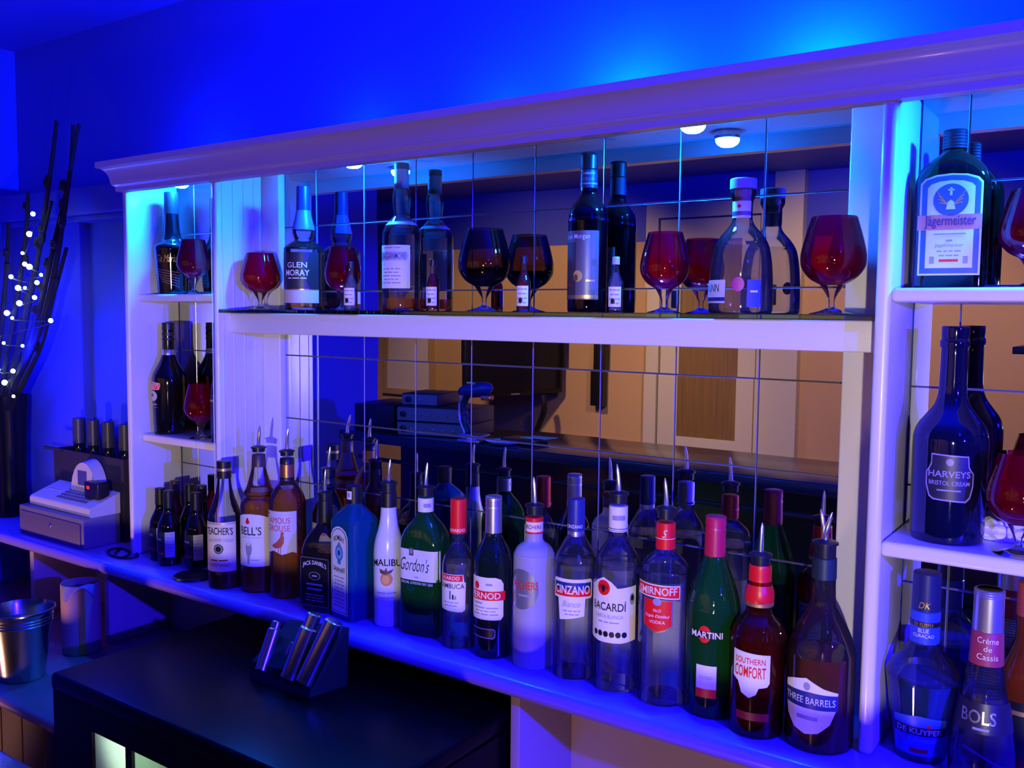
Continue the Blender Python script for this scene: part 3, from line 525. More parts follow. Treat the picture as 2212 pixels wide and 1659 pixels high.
o, pr = bottle('sherry_bottle', 'dark blue sherry bottle with shield label on the middle shelf of the right bay', 'bottle', 1.356, -.078, -.058, 0,
    [(.043, 0), (.0480, .006), (.0485, .05), (.0490, .13), (.0480, .148), (.0430, .162), (.0330, .176), (.0235, .19), (.0190, .205), (.0178, .23), (.0172, .268), (.0190, .271), (.0190, .279), (.0172, .282), (.0176, .285), (.0178, .298), (.016, .3), (.01, .3)], NAVYG, None, None)
L = Label(); SHp = [(-.031, .083), (-.026, .066), (-.02, .062), (.022, .060), (.028, .066), (.032, .082), (.032, .100), (.027, .106), (.024, .112), (.024, .124), (-.024, .126), (-.024, .113), (-.027, .106), (-.031, .100)]
LIL = paint((.32, .26, .5), .4); L.poly(SHp, LIL, 28).poly([(u * .94, .094 + (v - .094) * .94) for u, v in SHp], paint((.012, .012, .03), .4), 28, 1)
L.text("HARVEYS", 0, .0985, .054, .009, LIL, 2, .01).text('BRISTOL CREAM', 0, .086, .052, .006, LIL, 2, .006).oval(0, .115, .005, .005, paint((.3, .2, .2), .4), 2).dash(1, 0, .076, .03, .003, GREY, 2); L.out('label', wrap(pr), o, R_(10))
o, pr = bottle('liqueur_bottle', 'squat blue liqueur bottle with dark capped neck, worktop of the right bay', 'bottle', 1.338, -.100, ZC, 0,
    [(.033, 0), (.0355, .005), (.0410, .05), (.0470, .1), (.0490, .117), (.0470, .126), (.0400, .138), (.0300, .149), (.0220, .160), (.0190, .172), (.0185, .19), (.018, .22)], CLEAR, (.114, liquid((.05, .14, .75), .55, (.008, .05, .6))), None)
cap(o, 'cap', .212, .266, .0190, .0185, paint((.01, .015, .06), .35)); cap(o, 'neck_label', .166, .212, .0198, .0196, paint((.02, .06, .4), .45))
L = Label(); L.rect(-.03, .03, .191, .198, BLACK).text('DE KUYPER', 0, .1945, .026, .005, GOLD, 2).text('BLUE', 0, .186, .014, .006, PAPER, 2).text('CURAÇAO', 0, .178, .028, .006, PAPER, 2); L.text('DK', 0, .222, .016, .009, GOLD, 1, 0, .3); L.out('neck_lettering', wrap([(.0199, .1), (.0197, .3)]), o, R_(5))
L = Label(); BLB = paint((.03, .09, .45), .4); L.poly([(-.036, .012), (.036, .012), (.038, .066), (.0, .072), (-.038, .066)], BLB, 20).rect(-.038, .038, .042, .055, paint((.01, .01, .03), .4), 1).text('DE KUYPER', 0, .0485, .062, .008, PAPER, 2, .01).oval(.012, .057, .003, .003, RED, 2).text('BLUE CURAÇAO', 0, .035, .05, .006, LIL, 2).rect(-.012, .012, .016, .023, DKRED, 1); L.out('label', wrap(pr), o, R_(8))
o, pr = bottle('cassis_bottle', 'ribbed conical liqueur bottle with silver cap and black band, front of the right bay', 'bottle', 1.420, -.122, ZC, 0,
    [(.039, 0), (.0415, .005), (.0415, .04), (.0385, .065), (.0345, .09), (.0300, .112), (.0265, .125), (.0235, .145), (.0205, .165), (.0190, .19), (.018, .22)], CLEAR, (.118, liquid((.5, .4, .75), .15, (.3, .2, .6))), None)
cap(o, 'cap', .206, .262, .0192, .0185, SILVER, 0); cap(o, 'cap_rim', .252, .262, .0192, .0192, SILVER, 3); cap(o, 'neck_label', .161, .206, .0218, .0198, paint((.35, .03, .05), .5))
L = Label(); L.text('Crème', 0, .196, .026, .008, PAPER, 2).text('de', 0, .185, .010, .007, PAPER, 2).text('Cassis', 0, .174, .026, .008, PAPER, 2).rect(-.034, .034, .072, .114, paint((.012, .01, .03), .4), 0); L.out('neck_lettering', wrap([(.022, .16), (.02, .207)]), o, R_(10))
L = Label(); L.rect(-.05, .05, .074, .113, paint((.012, .01, .03), .4), 0).text('BOLS', -.006, .095, .044, .017, SILVER, 2, .012).dash(1, -.002, .080, .02, .005, GREY, 2); L.out('band_label', wrap(pr), o, R_(6))
mb = MB()
for i in range(9):
    z = .122 + i * .0042; r = [a for a, b in pr if b >= z][0]; mb.lathe([(r, z - .001), (r + .0009, z), (r, z + .001)], 36, cap0=False, cap1=False)
mb.out('ribs', CLEAR, o)
o, pr = bottle('liqueur_bottle', 'orange-red liqueur bottle with dark label at the right edge, worktop of the right bay', 'bottle', 1.462, -.052, ZC, 0,
    [(.030, 0), (.033, .005), (.033, .06), (.033, .12), (.030, .14), (.02, .165), (.0155, .185), (.015, .24)], glass((.7, .2, .05), (.4, .05, .01), .35, (.7, .12, .02)), None, None)
cap(o, 'cap', .215, .262, .0162, .0160, paint((.5, .06, .06), .4)); L = Label(); L.rect(-.05, .05, .02, .1, BLACK).dash(1, 0, .085, .05, .01, GOLD, 2); L.out('label', wrap(pr), o)
bm = bmesh.new(); bmesh.ops.create_icosphere(bm, subdivisions=3, radius=.03)
for v in bm.verts:
    n = v.co.normalized(); k = .75 + .45 * abs(sin(5.1 * n.x + 2.2 * n.y) * cos(4.3 * n.z + 3 * n.y)); v.co = Vector((n.x * .036 * k, n.y * .022 * k, max(-.0115, n.z * .02 * k)))
MBt = MB(); bm.verts.index_update(); MBt.add([v.co.copy() for v in bm.verts], [[v.index for v in f.verts] for f in bm.faces]); bm.free()
tag(MBt.out('tissue', paint((.8, .78, .78), .8), loc=(1.415, -.045, -.058 + .0116), sharp=20), 'crumpled white tissue beside the dark blue bottle in the right bay', 'tissue')
# ------------------------------------------------------------------ back bar joinery
XL0, XL1 = -.538, -.520; XD0, XD1 = -.188, -.170; XP0, XP1 = 1.264, 1.285; XE0, XE1 = 2.10, 2.12; YF = -.150
unit = root('back_bar_shelving', 'white painted back bar shelving with moulded cornice, mirrored bays and upright dividers', 'shelving', (0, 0, 0))
def board(name, x0, x1, y0, y1, z0, z1, bev=.004, m=JOIN, parent=unit): return MB().box(x0, x1, y0, y1, z0, z1, 0, bev).out(name, m, parent, sharp=50)
board('side_panel', XL0, XL1, YF, -.002, ZC, .575, .006); board('divider', XD0, XD1, YF, -.002, ZC, .575, .006); board('divider', XP0, XP1, YF - .004, -.002, ZC, .575, .008); board('side_panel', XE0, XE1, YF, -.002, ZC, .575, .006)
board('soffit', XL0, XE1, YF, -.002, .575, .593, 0)
board('corner_batten', XD1, -.108, -.022, -.002, ZC, .575, .003); board('corner_batten', 1.188, XP0, -.022, -.002, ZC, .575, .003)
board('shelf', XL1, XD0, -.123, -.002, .274, .293, .006); board('shelf', XL1, XD0, -.123, -.002, -.080, -.060, .006)
board('shelf', XP1, XE0, YF - .002, -.002, .275, .294, .006); board('shelf', XP1, XE0, YF - .002, -.002, -.080, -.058, .006)
board('support_rail', XD1, XP0, -.116, -.097, .203, .2486, .003)
for i in range(5): board('planking_bead', XD1, XD1 + .0012, -.045 - .03 * i, -.0432 - .03 * i, ZC, .57, 0)
prof = [(0, .546), (.0104, .546), (.0104, .5565), (.0125, .558), (.0165, .561), (.0175, .5655), (.019, .566)]
for i in range(9):
    t = i / 8 * pi / 2; prof.append((.019 + .021 * (1 - cos(t)), .566 + .035 * sin(t)))
prof += [(.0435, .602), (.0435, .614), (.0435, .616), (.03, .617), (0, .617)]
def path(e): return [(XE1 + .02, YF - e), (XL0 - e, YF - e), (XL0 - e, -.002)]
v = []; f = []; n = 3
for e, z in prof: v += [(x, y, z) for x, y in path(e)]
for i in range(len(prof) - 1):
    for j in range(2): f.append((i * n + j, i * n + j + 1, (i + 1) * n + j + 1, (i + 1) * n + j))
# inner face of the pelmet
k = len(v); v += [(XE1 + .02, YF + .016, .546), (XL1, YF + .016, .546), (XE1 + .02, YF + .016, .5752), (XL1, YF + .016, .5752), (XE1 + .02, YF, .546), (XL1, YF, .546)]; f += [(k, k + 2, k + 3, k + 1), (k + 4, k, k + 1, k + 5)]
link('cornice', v, f, JOIN, unit, sharp=25)
# mirror tiles, 150 mm, each very slightly out of true
def mirror_mat():
    def b(nt):
        g = N(nt, 'ShaderNodeBsdfGlossy'); g.inputs['Color'].default_value = (.78, .80, .82, 1); g.inputs['Roughness'].default_value = .004
        return g.outputs[0]
    return mat('mirror_silver', b)
BEV = paint((.30, .28, .36), .3, .5); JOINT = paint((.05, .045, .06), .5)
def mirror(x0, x1, label, name='tiled_mirror'):
    mb = MB(); e = .0006; w = .0010; y = -.004
    i0 = math.floor(x0 / .15 + 1e-6); i1 = math.ceil(x1 / .15 - 1e-6)
    mb.add([(x0, -.002, ZC), (x1, -.002, ZC), (x1, -.002, .575), (x0, -.002, .575)], [(0, 1, 2, 3)], 2)
    rnd = random.Random(int(x0 * 1000))
    for i in range(i0, i1):
        for j in range(-3, 4):
            a0 = max(x0, i * .15) + e; a1 = min(x1, (i + 1) * .15) - e; b0 = max(ZC, j * .15) + e; b1 = min(.575, (j + 1) * .15) - e
            if a1 - a0 < .006 or b1 - b0 < .006: continue
            ta = rnd.uniform(-.0018, .0018); tb = rnd.uniform(-.0015, .0015); cx, cz = (a0 + a1) / 2, (b0 + b1) / 2
            Y = lambda X, Z: y + ta * (X - cx) + tb * (Z - cz)
            o4 = [(a0, b0), (a1, b0), (a1, b1), (a0, b1)]; i4 = [(a0 + w, b0 + w), (a1 - w, b0 + w), (a1 - w, b1 - w), (a0 + w, b1 - w)]
            mb.add([(X, Y(X, Z), Z) for X, Z in i4], [(0, 1, 2, 3)], 0)
            mb.add([(X, Y(X, Z) + .0012, Z) for X, Z in o4] + [(X, Y(X, Z), Z) for X, Z in i4], [(q, (q + 1) % 4, (q + 1) % 4 + 4, q + 4) for q in range(4)], 1)
    o = mb.out(name, [mirror_mat(), BEV, JOINT], smooth=False); return tag(o, label, 'mirror', 'mirror panels behind the bottles')
mirror(XL1, XD0, 'narrow tiled mirror behind the shelves of the left bay'); mirror(-.122, 1.2, 'wide mirror of square tiles behind the glass shelf'); mirror(XP1, XE0, 'tiled mirror behind the flat green bottle in the right bay')
# glass shelf
o = MB().box(XD1 + .001, XP0 - .001, YF + .002, -.024, ZG - .008, ZG, 0, .0012).out('glass_shelf', glass((.72, .88, .86), (.01, .06, .09), .04, (.0, .03, .05)), smooth=False)
tag(o, 'long glass shelf on a white rail across the middle bay', 'shelf')
def downlight(x, label, p, g=.13, y=-.078, up=.006):
    o = root('downlight', label, 'light', (x, y, up), 0, 'blue downlights under the cornice')
    MB().lathe([(.024, .575 - up), (.0245, .566), (.021, .562)], 32, cap0=False, cap1=False).out('housing', CHROME, o); MB().lathe([(.0208, .5618), (.0200, .557), (.0170, .5525), (.0115, .549), (.002, .5475)], 32, cap0=False).out('lens', emit((.003, g, 1.), p * 230), o)
downlight(-.40, 'round blue downlight over the left bay', 8.); downlight(.19, 'round blue downlight at the left of the middle bay', 10.); downlight(.954, 'bright round blue downlight at the right of the middle bay', 10., .13, -.078, 0); downlight(1.53, 'round blue downlight over the right bay', 15., .13, -.112)

# ------------------------------------------------------------------ worktop and under-counter
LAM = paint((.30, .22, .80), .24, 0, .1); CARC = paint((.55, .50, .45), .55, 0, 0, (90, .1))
mb = MB(); X0, X1 = -1.328, 2.3
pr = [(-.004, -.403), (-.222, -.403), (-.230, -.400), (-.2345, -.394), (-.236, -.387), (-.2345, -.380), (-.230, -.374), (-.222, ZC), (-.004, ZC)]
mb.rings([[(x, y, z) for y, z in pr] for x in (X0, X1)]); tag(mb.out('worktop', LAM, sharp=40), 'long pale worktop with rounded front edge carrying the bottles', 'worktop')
cab = root('bar_base_cabinet', 'pale open base cabinet under the worktop, left and right of the black cooler', 'cabinet', (0, 0, 0))
board('partition', -.60, -.58, -.185, -.006, -.605, -.4035, .002, CARC, cab); board('partition', .68, .70, -.185, -.006, -1.32, -.4035, .002, CARC, cab); board('partition', -.97, -.95, -.185, -.006, -.605, -.4035, .002, CARC, cab); board('partition', 1.50, 1.52, -.185, -.006, -1.32, -.4035, .002, CARC, cab)
board('back_panel', -1.326, 2.3, -.006, -.002, -1.32, -.4035, 0, CARC, cab)
MB().rings([[(x, y, z) for y, z in [(-.007, -.632), (-.508, -.632), (-.514, -.627), (-.516, -.618), (-.514, -.610), (-.508, -.605), (-.007, -.605)]] for x in (-1.326, -.185)]).out('low_shelf', paint((.2, .13, .17), .4), cab, sharp=40)
mb = MB()
for i in range(12): mb.box(-1.32 + i * .095, -1.228 + i * .095, -.470, -.452, -1.32, -.6325, 0, .003)
mb.out('plank_front', paint((.05, .032, .028), .7, 0, 0, None, .2), cab, sharp=40)
# black cooler
fr = root('bottle_cooler', 'black under-counter bottle cooler with lit glass front', 'fridge', (0, 0, 0)); FB = paint((.002, .002, .004), .3, 0, 0, None, .1); zt = -.46; FX0, FX1, FY0 = -.165, .668, -.562
MB().box(FX0, FX1, FY0, -.02, zt - .035, zt, 0, .009).out('top', FB, fr, sharp=50)
mb = MB(); mb.box(FX0, FX0 + .03, -.535, -.02, -1.30, zt - .035).box(FX1 - .03, FX1, -.535, -.02, -1.30, zt - .035).box(FX0 + .03, FX1 - .03, -.05, -.02, -1.30, zt - .035).box(FX0 + .03, FX1 - .03, -.535, -.05, -1.30, -1.26).box(FX0, FX1, -.556, -.535, zt - .085, zt - .035).box(FX0, -.03, -.556, -.535, -1.30, zt - .085).box(.63, FX1, -.556, -.535, -1.30, zt - .085).box(.08, .1, -.556, -.535, -1.30, zt - .085).box(-.03, .63, -.556, -.535, -1.30, -1.22); mb.out('body', FB, fr, smooth=False)
INW = paint((.7, .75, .7), .5)
MB().box(FX0 + .031, FX1 - .031, -.055, -.051, -1.25, zt - .04).out('liner', INW, fr, smooth=False)
MB().box(-.0295, .0795, -.55, -.545, -1.219, zt - .0855).out('glass_pane', glass((.85, .9, .86), (.5, .6, .55), .5, (.7, .76, .70)), fr, smooth=False); MB().box(.1005, .6295, -.55, -.545, -1.219, zt - .0855).out('glass_pane', glass((.85, .93, .88), (.5, .6, .55), .12, (.5, .65, .5)), fr, smooth=False)
MB().box(FX0 + .031, FX1 - .031, -.50, -.06, -.632, -.625).out('wire_shelf', SILVER, fr, smooth=False)
for i in range(5):
    o = root('beer_bottle', ['green beer bottle lying nearest the left in the lit cooler', 'second green beer bottle lying in the lit cooler', 'third green beer bottle lying in the lit cooler', 'fourth green beer bottle lying in the lit cooler', 'green beer bottle lying furthest right in the lit cooler'][i], 'bottle', (.135 + i * .066, -.505, -.594), 0, 'bottles lying in the cooler')
    mb = MB(); mb.lathe([(.02, .004), (.027, 0), (.03, .004), (.0305, .1), (.028, .13), (.014, .17), (.013, .22)], 28); mb.xf(Matrix.Rotation(R_(-90), 4, 'X')); mb.out('glass_body', glass((.5, .75, .45), (.2, .4, .2), .4, (.45, .65, .4)), o)
l = bpy.data.lights.new('cooler_lamp', 'POINT'); l.energy = 12; l.color = (.78, 1, .80); l.shadow_soft_size = .02; q = bpy.data.objects.new('cooler_lamp', l); COL.objects.link(q); q.location = (.1, -.42, -.53)
# steel measures in black holder
h = root('bar_caddy', 'black holder with brushed steel cylinders standing on the cooler top', 'caddy', (0, 0, zt + .0004))
z = zt + .0004
HX = [(.178, -.352), (.338, -.345), (.352, -.262), (.192, -.268)]
mb = MB(); mb.add([(x, y, 0) for x, y in HX] + [(HX[0][0], HX[0][1] + .006, .034), (HX[1][0], HX[1][1] + .006, .034), (HX[2][0] + .006, HX[2][1], .115), (HX[3][0] + .006, HX[3][1], .100)], [(3, 2, 1, 0), (0, 1, 5, 4), (1, 2, 6, 5), (2, 3, 7, 6), (3, 0, 4, 7), (4, 5, 6, 7)]); mb.out('holder', paint((.02, .02, .024), .4), h, smooth=False)
STEEL = paint((.62, .6, .6), .24, 1.)
def cyl(name, a, b, r, r2=None, step=None):
    a, b = Vector(a), Vector(b); d = (b - a); Ln = d.length; r2 = r2 or r
    pr = [(r, 0), (r, 0), (r, Ln * (step or 1) - .002), (r - .002, Ln * (step or 1))] + ([(r2, Ln * step + .001), (r2, Ln - .002), (r2 - .002, Ln)] if step else [])
    mb = MB(); mb.lathe(pr, 32); M = Matrix.Translation(a - Vector((0, 0, z))) @ d.to_track_quat('Z', 'Y').to_matrix().to_4x4(); mb.xf(M); return mb.out(name, STEEL, h, sharp=40)
cyl('measure', (.205, -.345, -.438), (.199, -.30, -.355), .0135, .010, .84); cyl('measure', (.284, -.345, -.434), (.306, -.30, -.318), .0175, .014, .78); cyl('measure', (.327, -.345, -.432), (.358, -.30, -.322), .0185); cyl('measure', (.245, -.335, -.436), (.250, -.30, -.388), .009)
# ice bucket, canister, cloth
o = root('ice_bucket', 'tapered steel ice bucket on the low shelf left of the cooler', 'bucket', (-.545, -.425, -.605 + .0004))
mb = MB(); mb.lathe([(.046, 0), (.048, .002), (.055, .06), (.068, .150), (.0715, .158), (.0735, .160), (.0735, .163), (.071, .164), (.066, .15), (.052, .05), (.046, .006), (.001, .005)], 44, cap1=False); mb.out('pail', paint((.5, .49, .48), .22, 1.), o, sharp=30)
mb = MB()
for zz, rr in ((.145, .0675), (.138, .0665), (.131, .066)): mb.lathe([(rr, zz - .002), (rr + .0012, zz), (rr, zz + .002)], 44, cap0=False, cap1=False)
mb.out('ribs', paint((.5, .49, .48), .22, 1.), o)
o = root('canister', 'slim tan canister standing on the low shelf before the cabinet partition', 'canister', (-.594, -.252, -.605 + .0004))
MB().lathe([(.044, 0), (.046, .002), (.046, .172), (.0455, .175), (.043, .175), (.043, .02), (.001, .02)], 44, cap1=False).out('tub', paint((.5, .32, .25), .6), o)
L = Label(); L.rect(-.008, .008, .004, .172, paint((.62, .28, .03), .6)); L.out('stripe', wrap([(.0462, 0), (.0462, .2)]), o, R_(62))
mb = MB(); g = []
for i in range(13):
    row = []
    for j in range(9):
        u = i / 12; w = j / 8; ang = R_(5 + 95 * u); r = .048 + .0025 * sin(7 * u + 3 * w)
        zz = .180 - .045 * w * (.55 + .45 * sin(6.2 * u + 1)) + .003 * sin(9 * u)
        if j == 0: r = .041; zz = .168
        row.append((r * sin(ang), -r * cos(ang), zz))
    g.append(row)
mb.rings(g, 0, False, False, False); o = mb.out('bar_cloth', paint((.3, .32, .5), .8), loc=(-.594, -.252, -.605)); o.modifiers.new('th', 'SOLIDIFY').thickness = .0018; tag(o, 'ragged pale cloth draped over the rim of the tan canister', 'cloth')
# cable on the worktop
cu = MB(); pts = [(-.555 + .07 * sin(t * .5) * (1 - t / 40), -.165 + .028 * cos(t * .55), ZC + .0035) for t in range(22)]; tag(cu.tube(pts, .003, 8).out('power_cable', BLACK), 'black cable lying on the worktop by the left side panel', 'cable')
tag(MB().lathe([(.043, 0), (.045, .001), (.045, .005), (.043, .006), (.036, .0045)], 40, (0, 0, 0)).out('coaster', RUBBER, loc=(-.236, -.178, ZC + .0004)), 'round black rubber coaster beside the cream-label whisky bottle', 'coaster')

# ------------------------------------------------------------------ till corner
DR = paint((.22, .20, .22), .5); TILL = paint((.62, .58, .55), .5)
o = root('cash_drawer', 'grey cash drawer on the worktop under the till', 'drawer', (0, 0, ZC + .0004))
MB().box(-.99, -.665, -.200, -.095, 0, .080, 0, .004).out('case', DR, o, sharp=50); MB().box(-.978, -.677, -.203, -.2005, .008, .066, 0, .001).out('drawer_front', paint((.17, .155, .17), .5), o, sharp=50); MB().lathe([(.006, 0), (.006, .002), (.004, .003)], 20).xf(Matrix.Translation((-.82, -.203, .045)) @ Matrix.Rotation(R_(90), 4, 'X')).out('lock', CHROME, o)
o = root('till', 'pale electronic till with sloping keyboard on the grey cash drawer', 'till', (-.83, 0, -.2902))
sx0, sx1 = -.135, .165
mb = MB(); P = [(-.178, 0), (-.182, .004), (-.182, .020), (-.178, .026), (-.095, .056), (-.095, 0)]
mb.rings([[(x, y, zz) for y, zz in P] for x in (sx0, sx1)]); mb.out('case', TILL, o, sharp=40)
mb = MB(); sl = (.056 - .026) / (.083)
for i in range(9):
    for j in range(5):
        y = -.166 + j * .012; x = -.025 + i * .0165; zz = .026 + (y + .178) * sl; mb.box(x, x + .0135, y, y + .0095, zz, zz + .004, (1 if i > 6 and j > 2 else 0), .001)
mb.out('keys', [paint((.16, .16, .2), .5), paint((.5, .12, .08), .5)], o)
mb = MB(); rr = []
for i in range(13):
    t = pi * i / 12; rr.append([(.045 - .062 * cos(t), -.128, .043 + .085 * sin(t)), (.045 - .062 * cos(t), -.095, .050 + .085 * sin(t))])
mb.rings(rr, 0, False, False, False); k = len(mb.v); mb.v = mb.v; mb.add([r[0] for r in rr], [tuple(range(13))]); mb.out('printer_cover', TILL, o, sharp=40)
MB().box(.02, .062, -.1295, -.1283, .065, .105).out('receipt_window', paint((.08, .08, .25), .2), o, smooth=False)
MB().box(.085, .15, -.15, -.115, .04, .085, 0, .004).out('display', BLACK, o); MB().box(.10, .112, -.1512, -.1502, .066, .074).out('digits', emit((1, .03, .04), 1.2), o, smooth=False); MB().box(-.11, -.05, -.14, -.112, .0405, .0425).out('key_panel', paint((.75, .72, .7), .5), o, smooth=False)
CR = root('wine_crate', 'dark open crate behind the till holding wine bottles', 'crate', (0, 0, ZC + .0004)); DW = paint((.03, .022, .02), .6)
MB().box(-1.0, -.65, -.092, -.086, 0, .225).out('front_board', DW, CR, smooth=False); MB().box(-1.0, -.994, -.086, -.008, 0, .225).out('end_board', DW, CR, smooth=False); MB().box(-.656, -.65, -.086, -.008, 0, .225).out('end_board', DW, CR, smooth=False); MB().box(-1.04, -.95, -.10, -.093, .22, .228).out('ledge', DW, CR, smooth=False)
for i, x in enumerate((-.945, -.870, -.795, -.715)):
    wine('wine_bottle', ['dark wine bottle at the left end of the crate behind the till', 'dark wine bottle, second from the left in the crate behind the till', 'dark wine bottle, third from the left in the crate behind the till', 'dark wine bottle at the right end of the crate by the side panel'][i], x, -.046, .312, .034, 15, DARKG, paint((.05, .045, .05), .35), GREY, paint((.25, .24, .26), .5), 'wine bottles in the crate')
tag(MB().add([(-1.075, -.16, 0), (-1.0, -.15, 0), (-1.0, -.15, .003), (-1.035, -.14, .075), (-1.008, -.138, .075), (-1.075, -.16, .003)], [(0, 1, 4, 3), (0, 5, 3), (1, 2, 4)]).out('tent_card', paint((.5, .4, .6), .6), loc=(-.02, .03, ZC + .0004), smooth=False), 'small folded card standing left of the till', 'card')
# vase with twigs and fairy lights
tag(MB().lathe(spline([(.045, 0), (.048, .004), (.044, .1), (.047, .22), (.054, .33), (.056, .365)], 4) + [(.053, .365), (.045, .22), (.042, .1), (.042, .01), (.001, .01)], 36, cap1=False).out('vase', paint((.006, .006, .01), .22, 0, 0, None, .3), loc=(-1.235, -.10, ZC + .0004)), 'tall black glass vase with twigs on the worktop by the left wall', 'vase')
tw = root('twig_bunch', 'bunch of dark dried twigs rising from the black vase', 'branches', (0, 0, 0)); TWG = paint((.012, .008, .012), .8, 0, 0, (300, .4)); rnd = random.Random(3)
TW = [[(-.893, .765), (-.925, .65), (-1.00, .43), (-1.07, .26), (-1.15, .09), (-1.235, -.08), (-1.245, -.33)], [(-.79, .74), (-.81, .62), (-.868, .50), (-.95, .33), (-1.05, .14), (-1.19, .0), (-1.232, -.12), (-1.24, -.33)], [(-.742, .735), (-.785, .63), (-.83, .49), (-.885, .35), (-.985, .17), (-1.13, .02), (-1.228, -.1), (-1.228, -.33)], [(-.93, .55), (-.99, .44), (-1.06, .30), (-1.14, .13), (-1.235, -.06), (-1.25, -.33)], [(-1.03, .58), (-1.05, .46), (-1.11, .28), (-1.19, .08), (-1.24, -.1), (-1.235, -.33)], [(-1.12, .50), (-1.14, .37), (-1.18, .2), (-1.23, .02), (-1.25, -.15), (-1.24, -.33)], [(-.86, .42), (-.93, .3), (-1.01, .15), (-1.13, .02), (-1.225, -.1), (-1.23, -.33)]]
for q, B_ in enumerate(TW):
    yb = -.115 - .012 * (q % 3); P = spline([(x, zz) for x, zz in reversed(B_)], 6); m = len(P); mb = MB()
    pts = [(x, yb if i > m * .3 else (-.10 + (yb + .10) * i / (m * .3)), zz) for i, (x, zz) in enumerate(P)]
    mb.tube(pts, [(.0095 - .0052 * i / m) * (1 + .18 * rnd.random()) for i in range(m)], 8)
    for i in range(int(m * .45), m - 3, 2):        # dry seed husks clasping the stem
        p = Vector(pts[i]); d = (Vector(pts[i + 1]) - p).normalized(); L_ = rnd.uniform(.02, .04); s = Vector((rnd.uniform(-1, 1), rnd.uniform(-.6, .2), rnd.uniform(0, .4))).normalized() * .011
        if rnd.random() < (.75 if q < 3 else .5) and i < m * (.8 if q < 3 else .95): mb.tube([p, p + d * L_ * .35 + s, p + d * L_ * .8 + s * 1.2, p + d * L_ + s * 1.1], [.004, .0105, .009, .002], 6)
    mb.out('twig', TWG, tw)
FL = root('fairy_lights', 'string of tiny blue-white lights woven through the dark twigs', 'lights', (0, 0, 0))
BUL = [(-.96,.514),(-.982,.46),(-1.023,.409),(-1.012,.378),(-.987,.37),(-.927,.347),(-.95,.326),(-1.053,.312),(-1.015,.312),(-.965,.285),(-1.048,.269),(-1.091,.227),(-.884,.222),(-1.12,.241),(-1.144,.154),(-1.096,.075),(-1.146,.039),(-1.098,.002),(-1.183,.177),(-1.187,.075),(-1.038,.149),(-1.09,.344)]
mb = MB(); srt = sorted(BUL, key=lambda p: p[1]); mb.tube(spline([(x + .004, -.148, zz - .006) for x, zz in srt], 3), .0011, 5); mb.out('wire', paint((.02, .02, .03), .4), FL)
BM = emit((.55, .8, 1.), 14.)
for i, (x, zz) in enumerate(BUL):
    r = (.0062, .0078, .0045)[(i * 7) % 3]; b = MB(); b.lathe([(r * sin(pi * k / 8) + 1e-5, -r * cos(pi * k / 8)) for k in range(9)], 12); b.out('bulb', BM, FL, loc=(x, -.152, zz))

# ------------------------------------------------------------------ room
PLAST = None
def plaster():
    def b(nt):
        p = N(nt, 'ShaderNodeBsdfPrincipled'); p.inputs['Base Color'].default_value = (.04, .085, .62, 1); p.inputs['Roughness'].default_value = .6
        tc = N(nt, 'ShaderNodeTexCoord'); w = N(nt, 'ShaderNodeTexWave', wave_type='RINGS'); w.inputs['Scale'].default_value = 3.; w.inputs['Distortion'].default_value = 9.; w.inputs['Detail'].default_value = 3.; w.inputs['Detail Scale'].default_value = 2.5
        mp = N(nt, 'ShaderNodeMapping'); mp.inputs['Scale'].default_value = (1, 1, 1.6); mp.inputs['Location'].default_value = (-.9, 0, -1.1)
        nz = N(nt, 'ShaderNodeTexNoise'); nz.inputs['Scale'].default_value = 2.2; rp = N(nt, 'ShaderNodeValToRGB'); rp.color_ramp.elements[0].position = .52; rp.color_ramp.elements[1].position = .66
        mu = N(nt, 'ShaderNodeMath', operation='MULTIPLY'); m2 = N(nt, 'ShaderNodeMath', operation='MULTIPLY'); mg = N(nt, 'ShaderNodeMapping'); mg.inputs['Location'].default_value = (-1.9, 0, -1.4); mg.inputs['Scale'].default_value = (1.8, 1, 2.); gr = N(nt, 'ShaderNodeTexGradient', gradient_type='SPHERICAL'); bp = N(nt, 'ShaderNodeBump'); bp.inputs['Strength'].default_value = 1.; bp.inputs['Distance'].default_value = .012
        k = nt.links.new; k(tc.outputs['Object'], mp.inputs['Vector']); k(mp.outputs[0], w.inputs['Vector']); k(tc.outputs['Object'], nz.inputs['Vector']); k(nz.outputs['Fac'], rp.inputs[0]); k(w.outputs['Fac'], mu.inputs[0]); k(rp.outputs[0], mu.inputs[1]); k(tc.outputs['Object'], mg.inputs['Vector']); k(mg.outputs[0], gr.inputs['Vector']); k(mu.outputs[0], m2.inputs[0]); k(gr.outputs['Fac'], m2.inputs[1]); k(m2.outputs[0], bp.inputs['Height']); k(bp.outputs['Normal'], p.inputs['Normal'])
        return p.outputs[0]
    return mat('trowelled_plaster', b)
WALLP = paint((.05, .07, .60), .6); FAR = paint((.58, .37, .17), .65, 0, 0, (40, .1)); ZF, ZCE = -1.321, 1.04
structure('wall_back', MB().box(-1.35, 3.5, 0, .1, ZF, ZCE), plaster(), smooth=False)
structure('wall_left', MB().box(-1.45, -1.33, -1.52, 0, ZF, ZCE), WALLP, smooth=False)
structure('wall_return', MB().box(-3.4, -1.33, -1.62, -1.52, ZF, ZCE), WALLP, smooth=False)
structure('wall_side', MB().box(-3.5, -3.4, -3.5, -1.52, ZF, ZCE), WALLP, smooth=False)
structure('wall_far', MB().box(-3.5, 3.5, -3.6, -3.5, ZF, .69).box(-3.5, 3.5, -3.6, -3.5, .69, ZCE, 1), [FAR, WALLP], smooth=False)  # blue uplight glow on the upper band is put into its colour
structure('wall_right', MB().box(3.5, 3.6, -3.6, .1, ZF, ZCE), FAR, smooth=False)
